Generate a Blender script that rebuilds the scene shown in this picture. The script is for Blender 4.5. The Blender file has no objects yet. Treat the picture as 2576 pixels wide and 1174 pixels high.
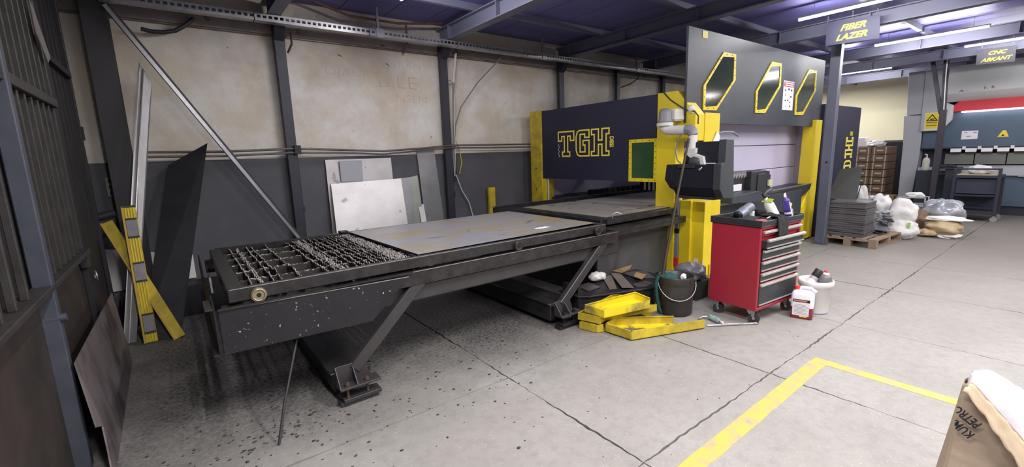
import bpy, bmesh, math, random
from mathutils import Vector, Matrix, noise
random.seed(7)
SC = bpy.context.scene
COL = SC.collection
PI = math.pi
V = Vector

# ------------------------------------------------------------------ camera
cam_d = bpy.data.cameras.new('camera'); cam = bpy.data.objects.new('camera', cam_d); COL.objects.link(cam)
cam_d.sensor_fit = 'HORIZONTAL'; cam_d.sensor_width = 36.0; cam_d.lens = 36.0 * 1118.14 / 2576.0
cam_d.clip_start = 0.05; cam_d.clip_end = 200
yaw, pitch, roll = (math.radians(a) for a in (53.188, -10.061, -1.891))
fw = V((math.cos(pitch)*math.cos(yaw), math.cos(pitch)*math.sin(yaw), math.sin(pitch)))
rt = fw.cross(V((0, 0, 1))).normalized(); up = rt.cross(fw)
r2 = rt*math.cos(roll) + up*math.sin(roll); u2 = up*math.cos(roll) - rt*math.sin(roll)
cam.matrix_world = Matrix(((r2.x, u2.x, -fw.x, 0), (r2.y, u2.y, -fw.y, 0), (r2.z, u2.z, -fw.z, 1.65), (0, 0, 0, 1)))
SC.camera = cam
# ------------------------------------------------------------------ world, light, exposure
w = bpy.data.worlds.new('world'); SC.world = w; w.use_nodes = True
w.node_tree.nodes['Background'].inputs[0].default_value = (0.80, 0.82, 0.95, 1)
w.node_tree.nodes['Background'].inputs[1].default_value = 0.35
SC.view_settings.view_transform = 'Standard'; SC.view_settings.look = 'None'
SC.view_settings.gamma = 1.0; SC.view_settings.use_curve_mapping = False
SC.view_settings.exposure = 0.55
SC.cycles.use_denoising = True
SC.cycles.max_bounces = 8; SC.cycles.diffuse_bounces = 4; SC.cycles.glossy_bounces = 3
SC.cycles.sample_clamp_indirect = 6.0

def area(name, loc, sx, sy, power, col=(1, 0.97, 0.95), rot=(0, 0, 0)):
    l = bpy.data.lights.new(name, 'AREA'); l.shape = 'RECTANGLE'; l.size = sx; l.size_y = sy
    l.energy = power; l.color = col
    o = bpy.data.objects.new(name, l); COL.objects.link(o); o.location = loc; o.rotation_euler = rot
    return o
# unseen lamps added behind and beside the camera; last two brighten the end wall
for (x, y) in ((0.5, 0.6), (2.2, 0.5), (4.6, 0.3), (0.9, -2.0), (4.2, -2.2), (7.4, -1.5), (10.7, -1.8), (7.4, 0.2), (14.6, -2.6), (16.3, 1.3), (16.4, 5.3)):
    area('tube_light', (x, y, 3.36), 0.06, 1.5, 62)

# ------------------------------------------------------------------ mesh helpers
class MB:
    def __init__(s): s.v = []; s.f = []; s.sm = []
    def add(s, vs, fs, smooth=False):
        b = len(s.v); s.v += [V(p) for p in vs]; s.f += [tuple(i+b for i in f) for f in fs]; s.sm += [smooth]*len(fs); return s
    def box(s, lo, hi):
        x0, y0, z0 = lo; x1, y1, z1 = hi
        return s.add([(x0,y0,z0),(x1,y0,z0),(x1,y1,z0),(x0,y1,z0),(x0,y0,z1),(x1,y0,z1),(x1,y1,z1),(x0,y1,z1)],
                     [(0,3,2,1),(4,5,6,7),(0,1,5,4),(1,2,6,5),(2,3,7,6),(3,0,4,7)])
    def obox(s, c, size, rot):
        hx, hy, hz = (a/2 for a in size); c = V(c)
        pts = [c + rot @ V(p) for p in ((-hx,-hy,-hz),(hx,-hy,-hz),(hx,hy,-hz),(-hx,hy,-hz),(-hx,-hy,hz),(hx,-hy,hz),(hx,hy,hz),(-hx,hy,hz))]
        return s.add(pts, [(0,3,2,1),(4,5,6,7),(0,1,5,4),(1,2,6,5),(2,3,7,6),(3,0,4,7)])
    def bar(s, a, b, w, h, upv=(0, 0, 1)):
        a = V(a); b = V(b); d = (b-a); L = d.length; d.normalize(); u = V(upv)
        if abs(d.dot(u)) > .98: u = V((0, 1, 0))
        sd = d.cross(u).normalized(); u = sd.cross(d)
        return s.obox((a+b)/2, (L, w, h), Matrix((d, sd, u)).transposed())
    def tube(s, pts, r, n=8, smooth=True):
        pts = [V(p) for p in pts]; rings = []; prev = None
        for i, p in enumerate(pts):
            d = (pts[min(i+1, len(pts)-1)] - pts[max(i-1, 0)]).normalized()
            if prev is None: sd = d.orthogonal().normalized()
            else:
                sd = (prev - d*prev.dot(d)).normalized()
            prev = sd; u = d.cross(sd); rr = r[i] if isinstance(r, (list, tuple)) else r
            rings.append([p + (sd*math.cos(2*PI*k/n) + u*math.sin(2*PI*k/n))*rr for k in range(n)])
        vs = [q for R in rings for q in R]; fs = []
        for i in range(len(rings)-1):
            for k in range(n):
                a = i*n+k; b = i*n+(k+1) % n; fs.append((a, b, b+n, a+n))
        s.add(vs, fs, smooth)
        s.add(rings[0], [tuple(range(n))[::-1]]); s.add(rings[-1], [tuple(range(n))]); return s
    def cyl(s, a, b, r, n=20, r2=None): return s.tube([a, b], [r, r if r2 is None else r2], n)
    def ring(s, c, axis, r, t, n=24, m=6):
        c = V(c); ax = V(axis).normalized(); e = ax.orthogonal().normalized(); g = ax.cross(e); vs = []; fs = []
        for i in range(n):
            d = e*math.cos(2*PI*i/n) + g*math.sin(2*PI*i/n)
            for j in range(m): vs.append(c + d*(r + t*math.cos(2*PI*j/m)) + ax*t*math.sin(2*PI*j/m))
        for i in range(n):
            for j in range(m): fs.append((i*m+j, ((i+1) % n)*m+j, ((i+1) % n)*m+(j+1) % m, i*m+(j+1) % m))
        return s.add(vs, fs, True)
    def prism(s, poly, vec):
        n = len(poly); vec = V(vec); p = [V(q) for q in poly]
        return s.add(p + [q+vec for q in p], [tuple(range(n))[::-1], tuple(range(n, 2*n))] + [(i, (i+1) % n, (i+1) % n+n, i+n) for i in range(n)])
    def sheet(s, quad, t):
        q = [V(p) for p in quad]; nn = (q[1]-q[0]).cross(q[-1]-q[0]).normalized(); return s.prism(q, nn*t)
    def lathe(s, o, prof, n=28, axis=None):
        o = V(o); M = Matrix.Identity(3) if axis is None else V((0, 0, 1)).rotation_difference(V(axis)).to_matrix(); vs = []; fs = []
        for (r, z) in prof:
            for k in range(n): vs.append(o + M @ V((r*math.cos(2*PI*k/n), r*math.sin(2*PI*k/n), z)))
        for i in range(len(prof)-1):
            for k in range(n): fs.append((i*n+k, i*n+(k+1) % n, (i+1)*n+(k+1) % n, (i+1)*n+k))
        s.add(vs, fs, True)
        if prof[0][0] > 1e-4: s.add(vs[:n], [tuple(range(n))[::-1]])
        if prof[-1][0] > 1e-4: s.add(vs[-n:], [tuple(range(n))])
        return s
    def blob(s, c, size, seed=0, amp=.18, freq=2.2, sub=4, zmin=None, fold=.06):
        bm = bmesh.new(); bmesh.ops.create_icosphere(bm, subdivisions=sub, radius=1); c = V(c); off = V((seed*3.1, seed*1.7, seed*.9))
        vs = []
        for v in bm.verts:
            p = v.co.copy(); k = 1 + amp*noise.noise(p*freq+off) + fold*(abs(noise.noise(p*freq*3+off))-.3)*1.5
            q = V((p.x*size[0], p.y*size[1], p.z*size[2]))*k + c
            if zmin is not None and q.z < zmin: q.z = zmin + .002*random.random()
            vs.append(q)
        fs = [tuple(v.index for v in f.verts) for f in bm.faces]; bm.free()
        return s.add(vs, fs, True)
    def build(s, name, mat, parent=None, bev=0, origin=None):
        me = bpy.data.meshes.new(name); 
        if parent is not None: org = V(ORG[parent.name])
        elif origin is not None: org = V(origin)
        else:
            xs = [p.x for p in s.v]; ys = [p.y for p in s.v]; zs = [p.z for p in s.v]
            org = V(((min(xs)+max(xs))/2, (min(ys)+max(ys))/2, min(zs)))
        me.from_pydata([p-org for p in s.v], [], s.f)
        for poly, sm in zip(me.polygons, s.sm): poly.use_smooth = sm
        me.materials.append(mat); me.validate()
        bm = bmesh.new(); bm.from_mesh(me); bmesh.ops.recalc_face_normals(bm, faces=bm.faces); bm.to_mesh(me); bm.free()
        o = bpy.data.objects.new(name, me); COL.objects.link(o)
        ORG[o.name] = tuple(org)
        if parent is not None: o.parent = parent
        else: o.location = org
        if bev:
            b = o.modifiers.new('bevel', 'BEVEL'); b.width = bev; b.segments = 1; b.limit_method = 'ANGLE'; b.angle_limit = .7
        return o
ORG = {}
def tag(o, label=None, cat=None, group=None, kind=None):
    if label: o['label'] = label
    if cat: o['category'] = cat
    if group: o['group'] = group
    if kind: o['kind'] = kind
    return o
def thing(name, label, cat, loc, group=None):
    o = bpy.data.objects.new(name, None); COL.objects.link(o); o.location = loc; ORG[o.name] = tuple(loc); o.empty_display_size = .1
    return tag(o, label, cat, group)
def struct(o): o['kind'] = 'structure'; return o
def dup(root, loc, rotz=0, label=None, group=None):
    r = root.copy(); COL.objects.link(r); r.location = loc; r.rotation_euler = (0, 0, rotz)
    if label: r['label'] = label
    if group: r['group'] = group
    for ch in list(root.children):
        c = ch.copy(); COL.objects.link(c); c.parent = r
        for g in ch.children:
            d = g.copy(); COL.objects.link(d); d.parent = c
    return r
def share(src, name, parent, offset):           # a further piece that shares a mesh
    o = bpy.data.objects.new(name, src.data); COL.objects.link(o); o.parent = parent; o.location = offset
    for m in src.modifiers:
        b = o.modifiers.new(m.name, m.type); b.width = m.width; b.segments = m.segments; b.limit_method = m.limit_method; b.angle_limit = m.angle_limit
    ORG[o.name] = ORG[src.name]
    return o
def text(name, body, size, mat, parent, loc, xdir, updir, depth=.003, shear=0.0, offset=0.0, align='CENTER', stretch=1.0, bold=False):
    cu = bpy.data.curves.new('t', 'FONT'); cu.body = body; cu.size = size; cu.extrude = depth/2; cu.shear = shear; cu.offset = offset
    cu.align_x = align; cu.align_y = 'CENTER'; cu.resolution_u = 3
    o = bpy.data.objects.new('t', cu); COL.objects.link(o); bpy.context.view_layer.update()
    me = bpy.data.meshes.new_from_object(o.evaluated_get(bpy.context.evaluated_depsgraph_get()))
    bpy.data.objects.remove(o); bpy.data.curves.remove(cu)
    x = V(xdir).normalized(); y = V(updir).normalized(); z = x.cross(y); org = V(ORG[parent.name]) if parent else V((0, 0, 0))
    M = Matrix((x*stretch, y, z)).transposed()
    vs = [M @ v.co + V(loc) - org for v in me.vertices]
    me2 = bpy.data.meshes.new(name); me2.from_pydata(vs, [], [tuple(p.vertices) for p in me.polygons]); bpy.data.meshes.remove(me)
    me2.materials.append(mat)
    ob = bpy.data.objects.new(name, me2); COL.objects.link(ob)
    if parent: ob.parent = parent; ORG[ob.name] = ORG[parent.name]
    return ob

# ------------------------------------------------------------------ materials
def mat(name, col, rough=.5, metal=0.0, col2=None, scale=4.0, amt=.6, bump=0.0, bscale=40, speck=None, speck_s=30, speck_t=.72,
        scratch=None, world=False, trans=0.0, alpha=1.0, spec=.5, coat=0.0, stretch=None, contrast=(.35, .65), rvar=0.0):
    m = bpy.data.materials.new(name); m.use_nodes = True; nt = m.node_tree; N = nt.nodes; L = nt.links; b = N['Principled BSDF']
    b.inputs['Roughness'].default_value = rough; b.inputs['Metallic'].default_value = metal
    b.inputs['Base Color'].default_value = (*col, 1); b.inputs['Specular IOR Level'].default_value = spec
    b.inputs['Transmission Weight'].default_value = trans; b.inputs['Alpha'].default_value = alpha; b.inputs['Coat Weight'].default_value = coat
    if world: co = N.new('ShaderNodeNewGeometry').outputs['Position']
    else: co = N.new('ShaderNodeTexCoord').outputs['Object']
    if stretch:
        mp = N.new('ShaderNodeMapping'); mp.inputs['Scale'].default_value = stretch; L.new(co, mp.inputs['Vector']); co = mp.outputs[0]
    cur = None
    if col2:
        n = N.new('ShaderNodeTexNoise'); n.inputs['Scale'].default_value = scale; n.inputs['Detail'].default_value = 6; n.inputs['Roughness'].default_value = .65; L.new(co, n.inputs['Vector'])
        r = N.new('ShaderNodeMapRange'); r.inputs[1].default_value = contrast[0]; r.inputs[2].default_value = contrast[1]; r.inputs[4].default_value = amt; L.new(n.outputs[0], r.inputs[0])
        x = N.new('ShaderNodeMix'); x.data_type = 'RGBA'; x.inputs[6].default_value = (*col, 1); x.inputs[7].default_value = (*col2, 1); L.new(r.outputs[0], x.inputs[0]); cur = x.outputs[2]
        if rvar:
            rr = N.new('ShaderNodeMapRange'); rr.inputs[3].default_value = rough-rvar; rr.inputs[4].default_value = rough+rvar; L.new(n.outputs[0], rr.inputs[0]); L.new(rr.outputs[0], b.inputs['Roughness'])
    for (c, sc, th, dist) in ([(speck, speck_s, speck_t, 0)] if speck else []) + ([(scratch[0], scratch[1], scratch[2], 1)] if scratch else []):
        n = N.new('ShaderNodeTexNoise'); n.inputs['Scale'].default_value = sc; n.inputs['Detail'].default_value = 4
        if dist: n.inputs['Distortion'].default_value = 3.0
        L.new(co, n.inputs['Vector'])
        r = N.new('ShaderNodeMapRange'); r.inputs[1].default_value = th; r.inputs[2].default_value = th+.03; L.new(n.outputs[0], r.inputs[0])
        x = N.new('ShaderNodeMix'); x.data_type = 'RGBA'; x.inputs[7].default_value = (*c, 1); L.new(r.outputs[0], x.inputs[0])
        if cur: L.new(cur, x.inputs[6])
        else: x.inputs[6].default_value = (*col, 1)
        cur = x.outputs[2]
    if cur: L.new(cur, b.inputs['Base Color'])
    if bump:
        n = N.new('ShaderNodeTexNoise'); n.inputs['Scale'].default_value = bscale; n.inputs['Detail'].default_value = 5; L.new(co, n.inputs['Vector'])
        bp = N.new('ShaderNodeBump'); bp.inputs['Strength'].default_value = bump; bp.inputs['Distance'].default_value = .01; L.new(n.outputs[0], bp.inputs['Height']); L.new(bp.outputs[0], b.inputs['Normal'])
    return m
def emit(name, col, s):
    m = bpy.data.materials.new(name); m.use_nodes = True; b = m.node_tree.nodes['Principled BSDF']
    b.inputs['Base Color'].default_value = (*col, 1); b.inputs['Emission Color'].default_value = (*col, 1); b.inputs['Emission Strength'].default_value = s; return m

BLK = mat('black_steel', (.018, .0175, .021), .45, .3, (.045, .042, .046), 6, .8, .15, 60, scratch=((.22, .21, .22), 9, .71))
COV = mat('cover_steel', (.013, .013, .016), .5, .1, (.022, .021, .025), 5, .7, .15, 50, speck=(.40, .40, .42), speck_s=42, speck_t=.69, scratch=((.36, .36, .38), 7, .70))
RAIL = mat('rail_steel', (.026, .0245, .027), .36, .4, (.056, .05, .05), 10, .9, .12, 50, rvar=.12)
BEAM = mat('beam_steel', (.056, .054, .06), .36, .4, (.085, .078, .075), 5, .7, .08, 50)
STRUT = mat('strut_paint', (.048, .044, .048), .42, .2, (.070, .063, .063), 4, .7, .06, 50, scratch=((.4, .38, .38), 6, .73))
SLAT = mat('slat_steel', (.03, .028, .028), .6, .3, (.07, .06, .055), 20, .8, .3, 90)
SLAG = mat('slag_crust', (.50, .47, .44), .6, .3, (.20, .18, .17), 60, .9, .6, 160)
STEEL = mat('bright_steel', (.50, .49, .50), .33, .8, (.36, .35, .37), 8, .7, .05, 60)
ZINC = mat('zinc', (.52, .52, .52), .4, .7, (.34, .33, .34), 6, .8, .08, 50)
ALU = mat('aluminium', (.40, .385, .385), .45, .5, (.30, .28, .27), 3, .7, .04, 60, stretch=(6, 6, 1))
BRASS = mat('brass_roller', (.42, .36, .23), .35, .7, (.30, .26, .17), 20, .6)
NAVY = mat('navy_panel', (.021, .022, .046), .5, .0, (.028, .029, .055), 1.2, .6, .03, 80, spec=.35)
HEXP = mat('navy_panel_lit', (.036, .040, .054), .48, 0, (.072, .082, .088), 1.1, .7, .03, 80, contrast=(.4, .75), spec=.4)  # the navy paint again, with its stronger light put into the colour
YEL = mat('yellow_paint', (.82, .64, .018), .42, 0, (.66, .48, .02), 2.0, .5, .03, 60)
YELW = mat('worn_yellow', (.80, .63, .02), .45, 0, (.11, .10, .07), 5.0, .95, .08, 60, contrast=(.48, .58))
YELD = mat('dull_yellow', (.72, .55, .03), .5, 0, (.30, .22, .04), 6, .8, .08, 50)
YLET = mat('letter_yellow', (.95, .78, .10), .5)
GLASSG = mat('green_window', (.03, .085, .03), .12, 0, (.02, .05, .02), 3, .6, spec=.6)
GLASSH = mat('dark_green_window', (.022, .034, .026), .1, 0, (.035, .05, .038), 3, .6, spec=.8)
BOLT = mat('dark_bolt', (.03, .03, .03), .4, .6)
LILAC = mat('lilac_panel', (.60, .56, .72), .55, 0, (.54, .50, .66), 2, .5)
RED = mat('red_enamel', (.36, .022, .045), .36, 0, (.30, .02, .04), 3, .6, .02, 60, speck=(.55, .3, .3), speck_s=9, speck_t=.76)
DRW = mat('drawer_black', (.022, .026, .03), .4, 0, (.04, .045, .05), 6, .6)
HND = mat('handle_alu', (.58, .57, .54), .38, .6, (.42, .40, .38), 10, .6)
BPL = mat('black_plastic', (.022, .022, .026), .5, 0, (.035, .035, .04), 8, .6, .08, 120)
CONS = mat('console_paint', (.011, .0115, .021), .5, 0, (.015, .0155, .026), 2, .6, spec=.35)
CONE = mat('console_grey', (.040, .046, .053), .5, 0, (.055, .06, .068), 3, .6)
RUB = mat('rubber', (.03, .03, .03), .7)
WHT = mat('white_plastic', (.80, .78, .75), .45, 0, (.72, .70, .68), 6, .5)
ARM = mat('arm_white', (.72, .70, .68), .4, 0, (.6, .58, .56), 5, .5)
ARMG = mat('arm_grey', (.22, .22, .24), .45)
CONC = None
RUST = mat('rusty', (.16, .085, .05), .7, .2, (.07, .045, .035), 14, .9, .2, 60)
PIPE = mat('painted_pipe', (.20, .18, .17), .45, .3, (.10, .08, .07), 4, .8)
SHEETS = mat('mill_sheet', (.50, .48, .48), .36, .6, (.66, .62, .62), 2.5, .8, .03, 40, speck=(.36, .33, .32), speck_s=7, speck_t=.66)
SHEETG = mat('grey_sheet', (.36, .36, .37), .4, .6, (.26, .26, .27), 3, .7, .03, 40)
CARD = mat('cardboard', (.42, .28, .15), .8, 0, (.35, .22, .11), 5, .6)
CARDB = mat('carton_brown', (.22, .14, .085), .75, 0, (.16, .10, .06), 6, .7)
KRAFT = mat('kraft_paper', (.46, .355, .265), .75, 0, (.36, .275, .205), 5, .7, .5, 14)
LINER = mat('white_liner', (.66, .65, .71), .4, 0, (.56, .55, .61), 4, .6, .6, 10)
WBAG = mat('white_bag', (.78, .77, .77), .5, 0, (.58, .56, .54), 4, .6, .5, 18)
CBAG = mat('clear_bag', (.36, .38, .42), .22, 0, (.22, .23, .26), 6, .8, .6, 16, spec=.8)
DBAG = mat('grey_bag', (.14, .14, .17), .3, 0, (.22, .22, .26), 7, .7, .6, 20, spec=.7)
WOOD = mat('pallet_wood', (.30, .215, .15), .8, 0, (.20, .14, .10), 9, .8, .2, 40)
CLOTH = mat('black_cloth', (.016, .016, .018), .95, 0, (.03, .03, .034), 20, .6, .6, 70)
GREEN = mat('green_cloth', (.018, .10, .085), .9, 0, (.01, .05, .05), 14, .7, .6, 50)
INK = mat('ink', (.02, .02, .025), .7)
INKR = mat('ink_red', (.45, .03, .05), .6)
PAPER = mat('paper', (.82, .79, .84), .6, 0, (.74, .70, .76), 12, .5)
WARN = mat('warning_yellow', (.85, .66, .04), .5)
CEILM = mat('navy_ceiling', (.17, .16, .42), .6, 0, (.125, .12, .32), .8, .7, .02, 30, world=True)
RAFT = mat('rafter_paint', (.15, .155, .23), .5, 0, (.17, .168, .22), 2, .6, world=True)
POST = mat('post_paint', (.038, .038, .052), .42, .2, (.052, .05, .066), 3, .7, .05, 50)
COLM = mat('column_paint', (.125, .135, .18), .42, .2, (.10, .105, .14), 3, .7, .03, 50)
PGREY = mat('press_grey', (.46, .47, .50), .45, 0, (.42, .43, .46), 1.5, .5)
PWHT = mat('press_white', (.62, .63, .62), .45, 0, (.56, .57, .57), 1.5, .5)
PBLU = mat('press_blue', (.075, .115, .165), .42, 0, (.095, .135, .18), 2, .6)
PDRK = mat('press_dark', (.022, .026, .042), .5, 0, (.035, .038, .055), 3, .6)
PRED = mat('press_red', (.62, .02, .04), .45)
TUBE = emit('tube_glow', (1, .98, 1.0), 105.0)
LED = emit('press_led', (.9, .95, 1.0), 6.0)

# walls
def plaster():
    m = mat('plaster', (.75, .665, .54), .85, 0, (.87, .845, .80), 1.8, .95, .25, 25, speck=(.30, .24, .19), speck_s=11, speck_t=.74, world=True, contrast=(.40, .62))
    nt = m.node_tree; N = nt.nodes; L = nt.links; b = N['Principled BSDF']; src = b.inputs['Base Color'].links[0].from_socket
    g = N.new('ShaderNodeNewGeometry'); mp = N.new('ShaderNodeMapping'); mp.inputs['Scale'].default_value = (1, 1, .55); L.new(g.outputs['Position'], mp.inputs[0])
    n = N.new('ShaderNodeTexNoise'); n.inputs['Scale'].default_value = .9; n.inputs['Detail'].default_value = 7; n.inputs['Roughness'].default_value = .7; L.new(mp.outputs[0], n.inputs[0])
    r = N.new('ShaderNodeMapRange'); r.inputs[1].default_value = .50; r.inputs[2].default_value = .74; r.inputs[4].default_value = .50; L.new(n.outputs[0], r.inputs[0])
    x = N.new('ShaderNodeMix'); x.data_type = 'RGBA'; x.blend_type = 'MIX'; x.inputs[7].default_value = (.47, .36, .25, 1); L.new(r.outputs[0], x.inputs[0]); L.new(src, x.inputs[6])
    # grime rising to the top of the wall
    sp = N.new('ShaderNodeSeparateXYZ'); L.new(g.outputs['Position'], sp.inputs[0])
    n2 = N.new('ShaderNodeTexNoise'); n2.inputs['Scale'].default_value = 2.5; n2.inputs['Detail'].default_value = 5; L.new(g.outputs['Position'], n2.inputs[0])
    ad = N.new('ShaderNodeMath'); ad.operation = 'ADD'; L.new(sp.outputs[2], ad.inputs[0]); L.new(n2.outputs[0], ad.inputs[1])
    r2 = N.new('ShaderNodeMapRange'); r2.inputs[1].default_value = 3.1; r2.inputs[2].default_value = 3.75; r2.inputs[4].default_value = .55; L.new(ad.outputs[0], r2.inputs[0])
    x2 = N.new('ShaderNodeMix'); x2.data_type = 'RGBA'; x2.inputs[7].default_value = (.30, .23, .16, 1); L.new(r2.outputs[0], x2.inputs[0]); L.new(x.outputs[2], x2.inputs[6])
    L.new(x2.outputs[2], b.inputs['Base Color']); return m
PLAS = plaster()
CREAM = mat('cream_wall', (.66, .63, .46), .8, 0, (.60, .56, .42), 1.2, .7, .1, 30, world=True)
DADO = mat('grey_dado', (.088, .088, .102), .6, 0, (.125, .122, .135), 1.6, .7, .12, 35, speck=(.45, .44, .43), speck_s=7, speck_t=.735, world=True)
LINT = mat('lintel', (.20, .165, .15), .7, .1, (.29, .25, .235), 2.5, .8, .12, 40, speck=(.12, .09, .07), speck_s=6, speck_t=.66, world=True)
DARKW = mat('dark_wall', (.10, .10, .12), .8, 0, (.07, .07, .085), 2, .6, world=True)

def concrete():
    m = bpy.data.materials.new('concrete'); m.use_nodes = True; nt = m.node_tree; N = nt.nodes; L = nt.links; b = N['Principled BSDF']
    g = N.new('ShaderNodeNewGeometry'); P = g.outputs['Position']
    def nz(s, d=6, rr=.6):
        n = N.new('ShaderNodeTexNoise'); n.inputs['Scale'].default_value = s; n.inputs['Detail'].default_value = d; n.inputs['Roughness'].default_value = rr; L.new(P, n.inputs['Vector']); return n.outputs[0]
    def mr(v, a, c, lo=0., hi=1.):
        r = N.new('ShaderNodeMapRange'); r.inputs[1].default_value = a; r.inputs[2].default_value = c; r.inputs[3].default_value = lo; r.inputs[4].default_value = hi; L.new(v, r.inputs[0]); return r.outputs[0]
    def mx(f, A, B):
        x = N.new('ShaderNodeMix'); x.data_type = 'RGBA'; L.new(f, x.inputs[0])
        for i, c in ((6, A), (7, B)):
            if isinstance(c, tuple): x.inputs[i].default_value = (*c, 1)
            else: L.new(c, x.inputs[i])
        return x.outputs[2]
    def mt(op, a, c):
        n = N.new('ShaderNodeMath'); n.operation = op; n.use_clamp = False
        for i, q in enumerate((a, c)):
            if isinstance(q, float): n.inputs[i].default_value = q
            else: L.new(q, n.inputs[i])
        return n.outputs[0]
    c = mx(mr(nz(1.3), .35, .68), (.345, .328, .312), (.285, .268, .25))
    c = mx(mr(nz(14), .45, .75, 0, .5), c, (.21, .20, .19))
    c = mx(mr(nz(60, 3), .60, .70, 0, .55), c, (.48, .465, .45))
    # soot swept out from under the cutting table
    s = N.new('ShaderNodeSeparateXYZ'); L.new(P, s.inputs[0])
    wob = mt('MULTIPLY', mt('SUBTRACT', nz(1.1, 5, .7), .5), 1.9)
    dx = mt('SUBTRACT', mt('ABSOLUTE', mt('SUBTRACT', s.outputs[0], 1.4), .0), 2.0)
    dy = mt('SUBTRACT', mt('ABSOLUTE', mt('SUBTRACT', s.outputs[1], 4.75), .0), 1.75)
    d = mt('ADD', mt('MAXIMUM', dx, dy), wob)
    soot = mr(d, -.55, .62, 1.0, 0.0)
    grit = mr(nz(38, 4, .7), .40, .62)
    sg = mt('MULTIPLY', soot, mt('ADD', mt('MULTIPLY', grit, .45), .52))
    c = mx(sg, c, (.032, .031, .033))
    # spots
    v = N.new('ShaderNodeTexVoronoi'); v.inputs['Scale'].default_value = 5; L.new(P, v.inputs['Vector'])
    c = mx(mt('MULTIPLY', mr(v.outputs['Distance'], .02, .06, 1, 0), mr(nz(2.1), .5, .6)), c, (.05, .05, .05))
    nzs = nz(.7, 4); c = mx(mr(nzs, .56, .78, 0, .45), c, (.19, .18, .165))
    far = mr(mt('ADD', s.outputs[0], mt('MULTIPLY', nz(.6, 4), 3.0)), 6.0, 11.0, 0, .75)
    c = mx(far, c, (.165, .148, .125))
    L.new(c, b.inputs['Base Color']); b.inputs['Roughness'].default_value = .62; b.inputs['Specular IOR Level'].default_value = .35
    bp = N.new('ShaderNodeBump'); bp.inputs['Strength'].default_value = .35; bp.inputs['Distance'].default_value = .006; L.new(nz(45, 6, .7), bp.inputs['Height']); L.new(bp.outputs[0], b.inputs['Normal'])
    return m
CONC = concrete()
def floor_paint():
    m = mat('floor_yellow', (.62, .425, .095), .6, 0, (.33, .305, .26), 9, .9, .2, 45, world=True, contrast=(.47, .66)); return m
FYEL = floor_paint()
JOINT = mat('joint_dirt', (.05, .048, .046), .95, 0, (.09, .085, .08), 12, .6, world=True)

# ================================================================== SETTING
# floor: concrete slabs cast in bays of about 1.5 x 1.2 m with ragged joints
floor = struct(MB().box((-3, -7, -.14), (20, 6.45, -.022)).build('floor', JOINT, origin=(0, 0, 0)))
XJ = [-3.0, -1.2, 1.81, 3.315, 4.80, 6.305, 7.80, 9.30, 10.8, 12.3, 13.8, 15.3, 16.8, 18.3]
YJ = [-6.0, -4.75, -3.5, -2.3, -1.1, .10, 1.31, 2.523, 3.73, 4.94, 6.3]
def wob(a, b, s): return .006*noise.noise(V((a*2.0, b*2.0, s*9.3))) + .010*noise.noise(V((a*17.0, b*17.0, s*5.1)))
def gap(a, b): return .0022 + .010*max(0, noise.noise(V((a*1.6, b*1.6, 3.7)))+.12) + .005*max(0, noise.noise(V((a*23, b*23, 8.7))))
for i in range(len(XJ)-1):
    for j in range(len(YJ)-1):
        x0, x1, y0, y1 = XJ[i], XJ[i+1], YJ[j], YJ[j+1]; near = x0 < 6.5 and y0 > -1.2
        n = 70 if near else 8; pts = []
        for k in range(n): t = k/n; x = x0+(x1-x0)*t; pts.append((x, y0+wob(x, y0, 1)+gap(x, y0)))
        for k in range(n): t = k/n; y = y0+(y1-y0)*t; pts.append((x1+wob(x1, y, 2)-gap(x1, y), y))
        for k in range(n): t = 1-k/n; x = x0+(x1-x0)*t; pts.append((x, y1+wob(x, y1, 1)-gap(x, y1)))
        for k in range(n): t = 1-k/n; y = y0+(y1-y0)*t; pts.append((x0+wob(x0, y, 2)+gap(x0, y), y))
        cx, cy = (x0+x1)/2, (y0+y1)/2
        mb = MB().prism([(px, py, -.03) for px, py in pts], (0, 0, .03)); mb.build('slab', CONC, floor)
# walls
wall_back = struct(MB().box((-1.6, 6.30, 0), (19, 6.45, 3.62)).build('wall_back', PLAS, origin=(0, 6.3, 0)))
MB().box((-1.6, 6.288, 0), (18.4, 6.30, 1.70)).build('dado', DADO, wall_back)
MB().box((-1.6, 6.25, 3.165), (18.4, 6.30, 3.36)).build('lintel', LINT, wall_back, bev=.004)
MB().box((-1.6, 6.262, 3.148), (18.4, 6.30, 3.162)).build('lintel_lip', PIPE, wall_back)
wall_left = struct(MB().box((-1.75, -7, 0), (-1.6, 6.45, 3.62)).build('wall_left', DARKW, origin=(-1.7, 0, 0)))
wall_end = struct(MB().box((18.0, -7, 0), (18.15, 6.30, 3.62)).build('wall_end', CREAM, origin=(18, 0, 0)))
MB().box((17.985, -7, 0), (18.0, 6.28, 1.70)).build('dado', PDRK, wall_end)
ceiling = struct(MB().box((-1.75, -7.0, 3.60), (18.15, 6.45, 3.7)).build('ceiling', CEILM, origin=(0, 0, 3.6)))
# roof panels run along the hall, seams across it
for k in range(34):
    x = -1.6 + k*.6
    MB().box((x, -7, 3.585), (x+.588, 6.45, 3.60)).build('roof_panel', CEILM, ceiling)
for k, y in enumerate((5.2, 3.7, 2.2, .7, -.8)):
    struct(MB().box((-1.6, y-.03, 3.50), (18, y+.03, 3.584)).build('trim_%d' % (20+k), RAFT))
for k, x in enumerate((-.42, 1.15, 3.45, 5.86, 8.33, 11.2, 13.12, 15.5)):
    mb = MB().box((x-.07, -7, 3.30), (x+.07, 6.24, 3.315)).box((x-.006, -7, 3.315), (x+.006, 6.24, 3.485)).box((x-.07, -7, 3.485), (x+.07, 6.24, 3.50))
    for q in range(11): mb.box((x-.065, 5.9-q*1.2, 3.315), (x+.065, 5.912-q*1.2, 3.485))
    struct(mb.build('trim_%d' % (1+k), RAFT))
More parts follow.
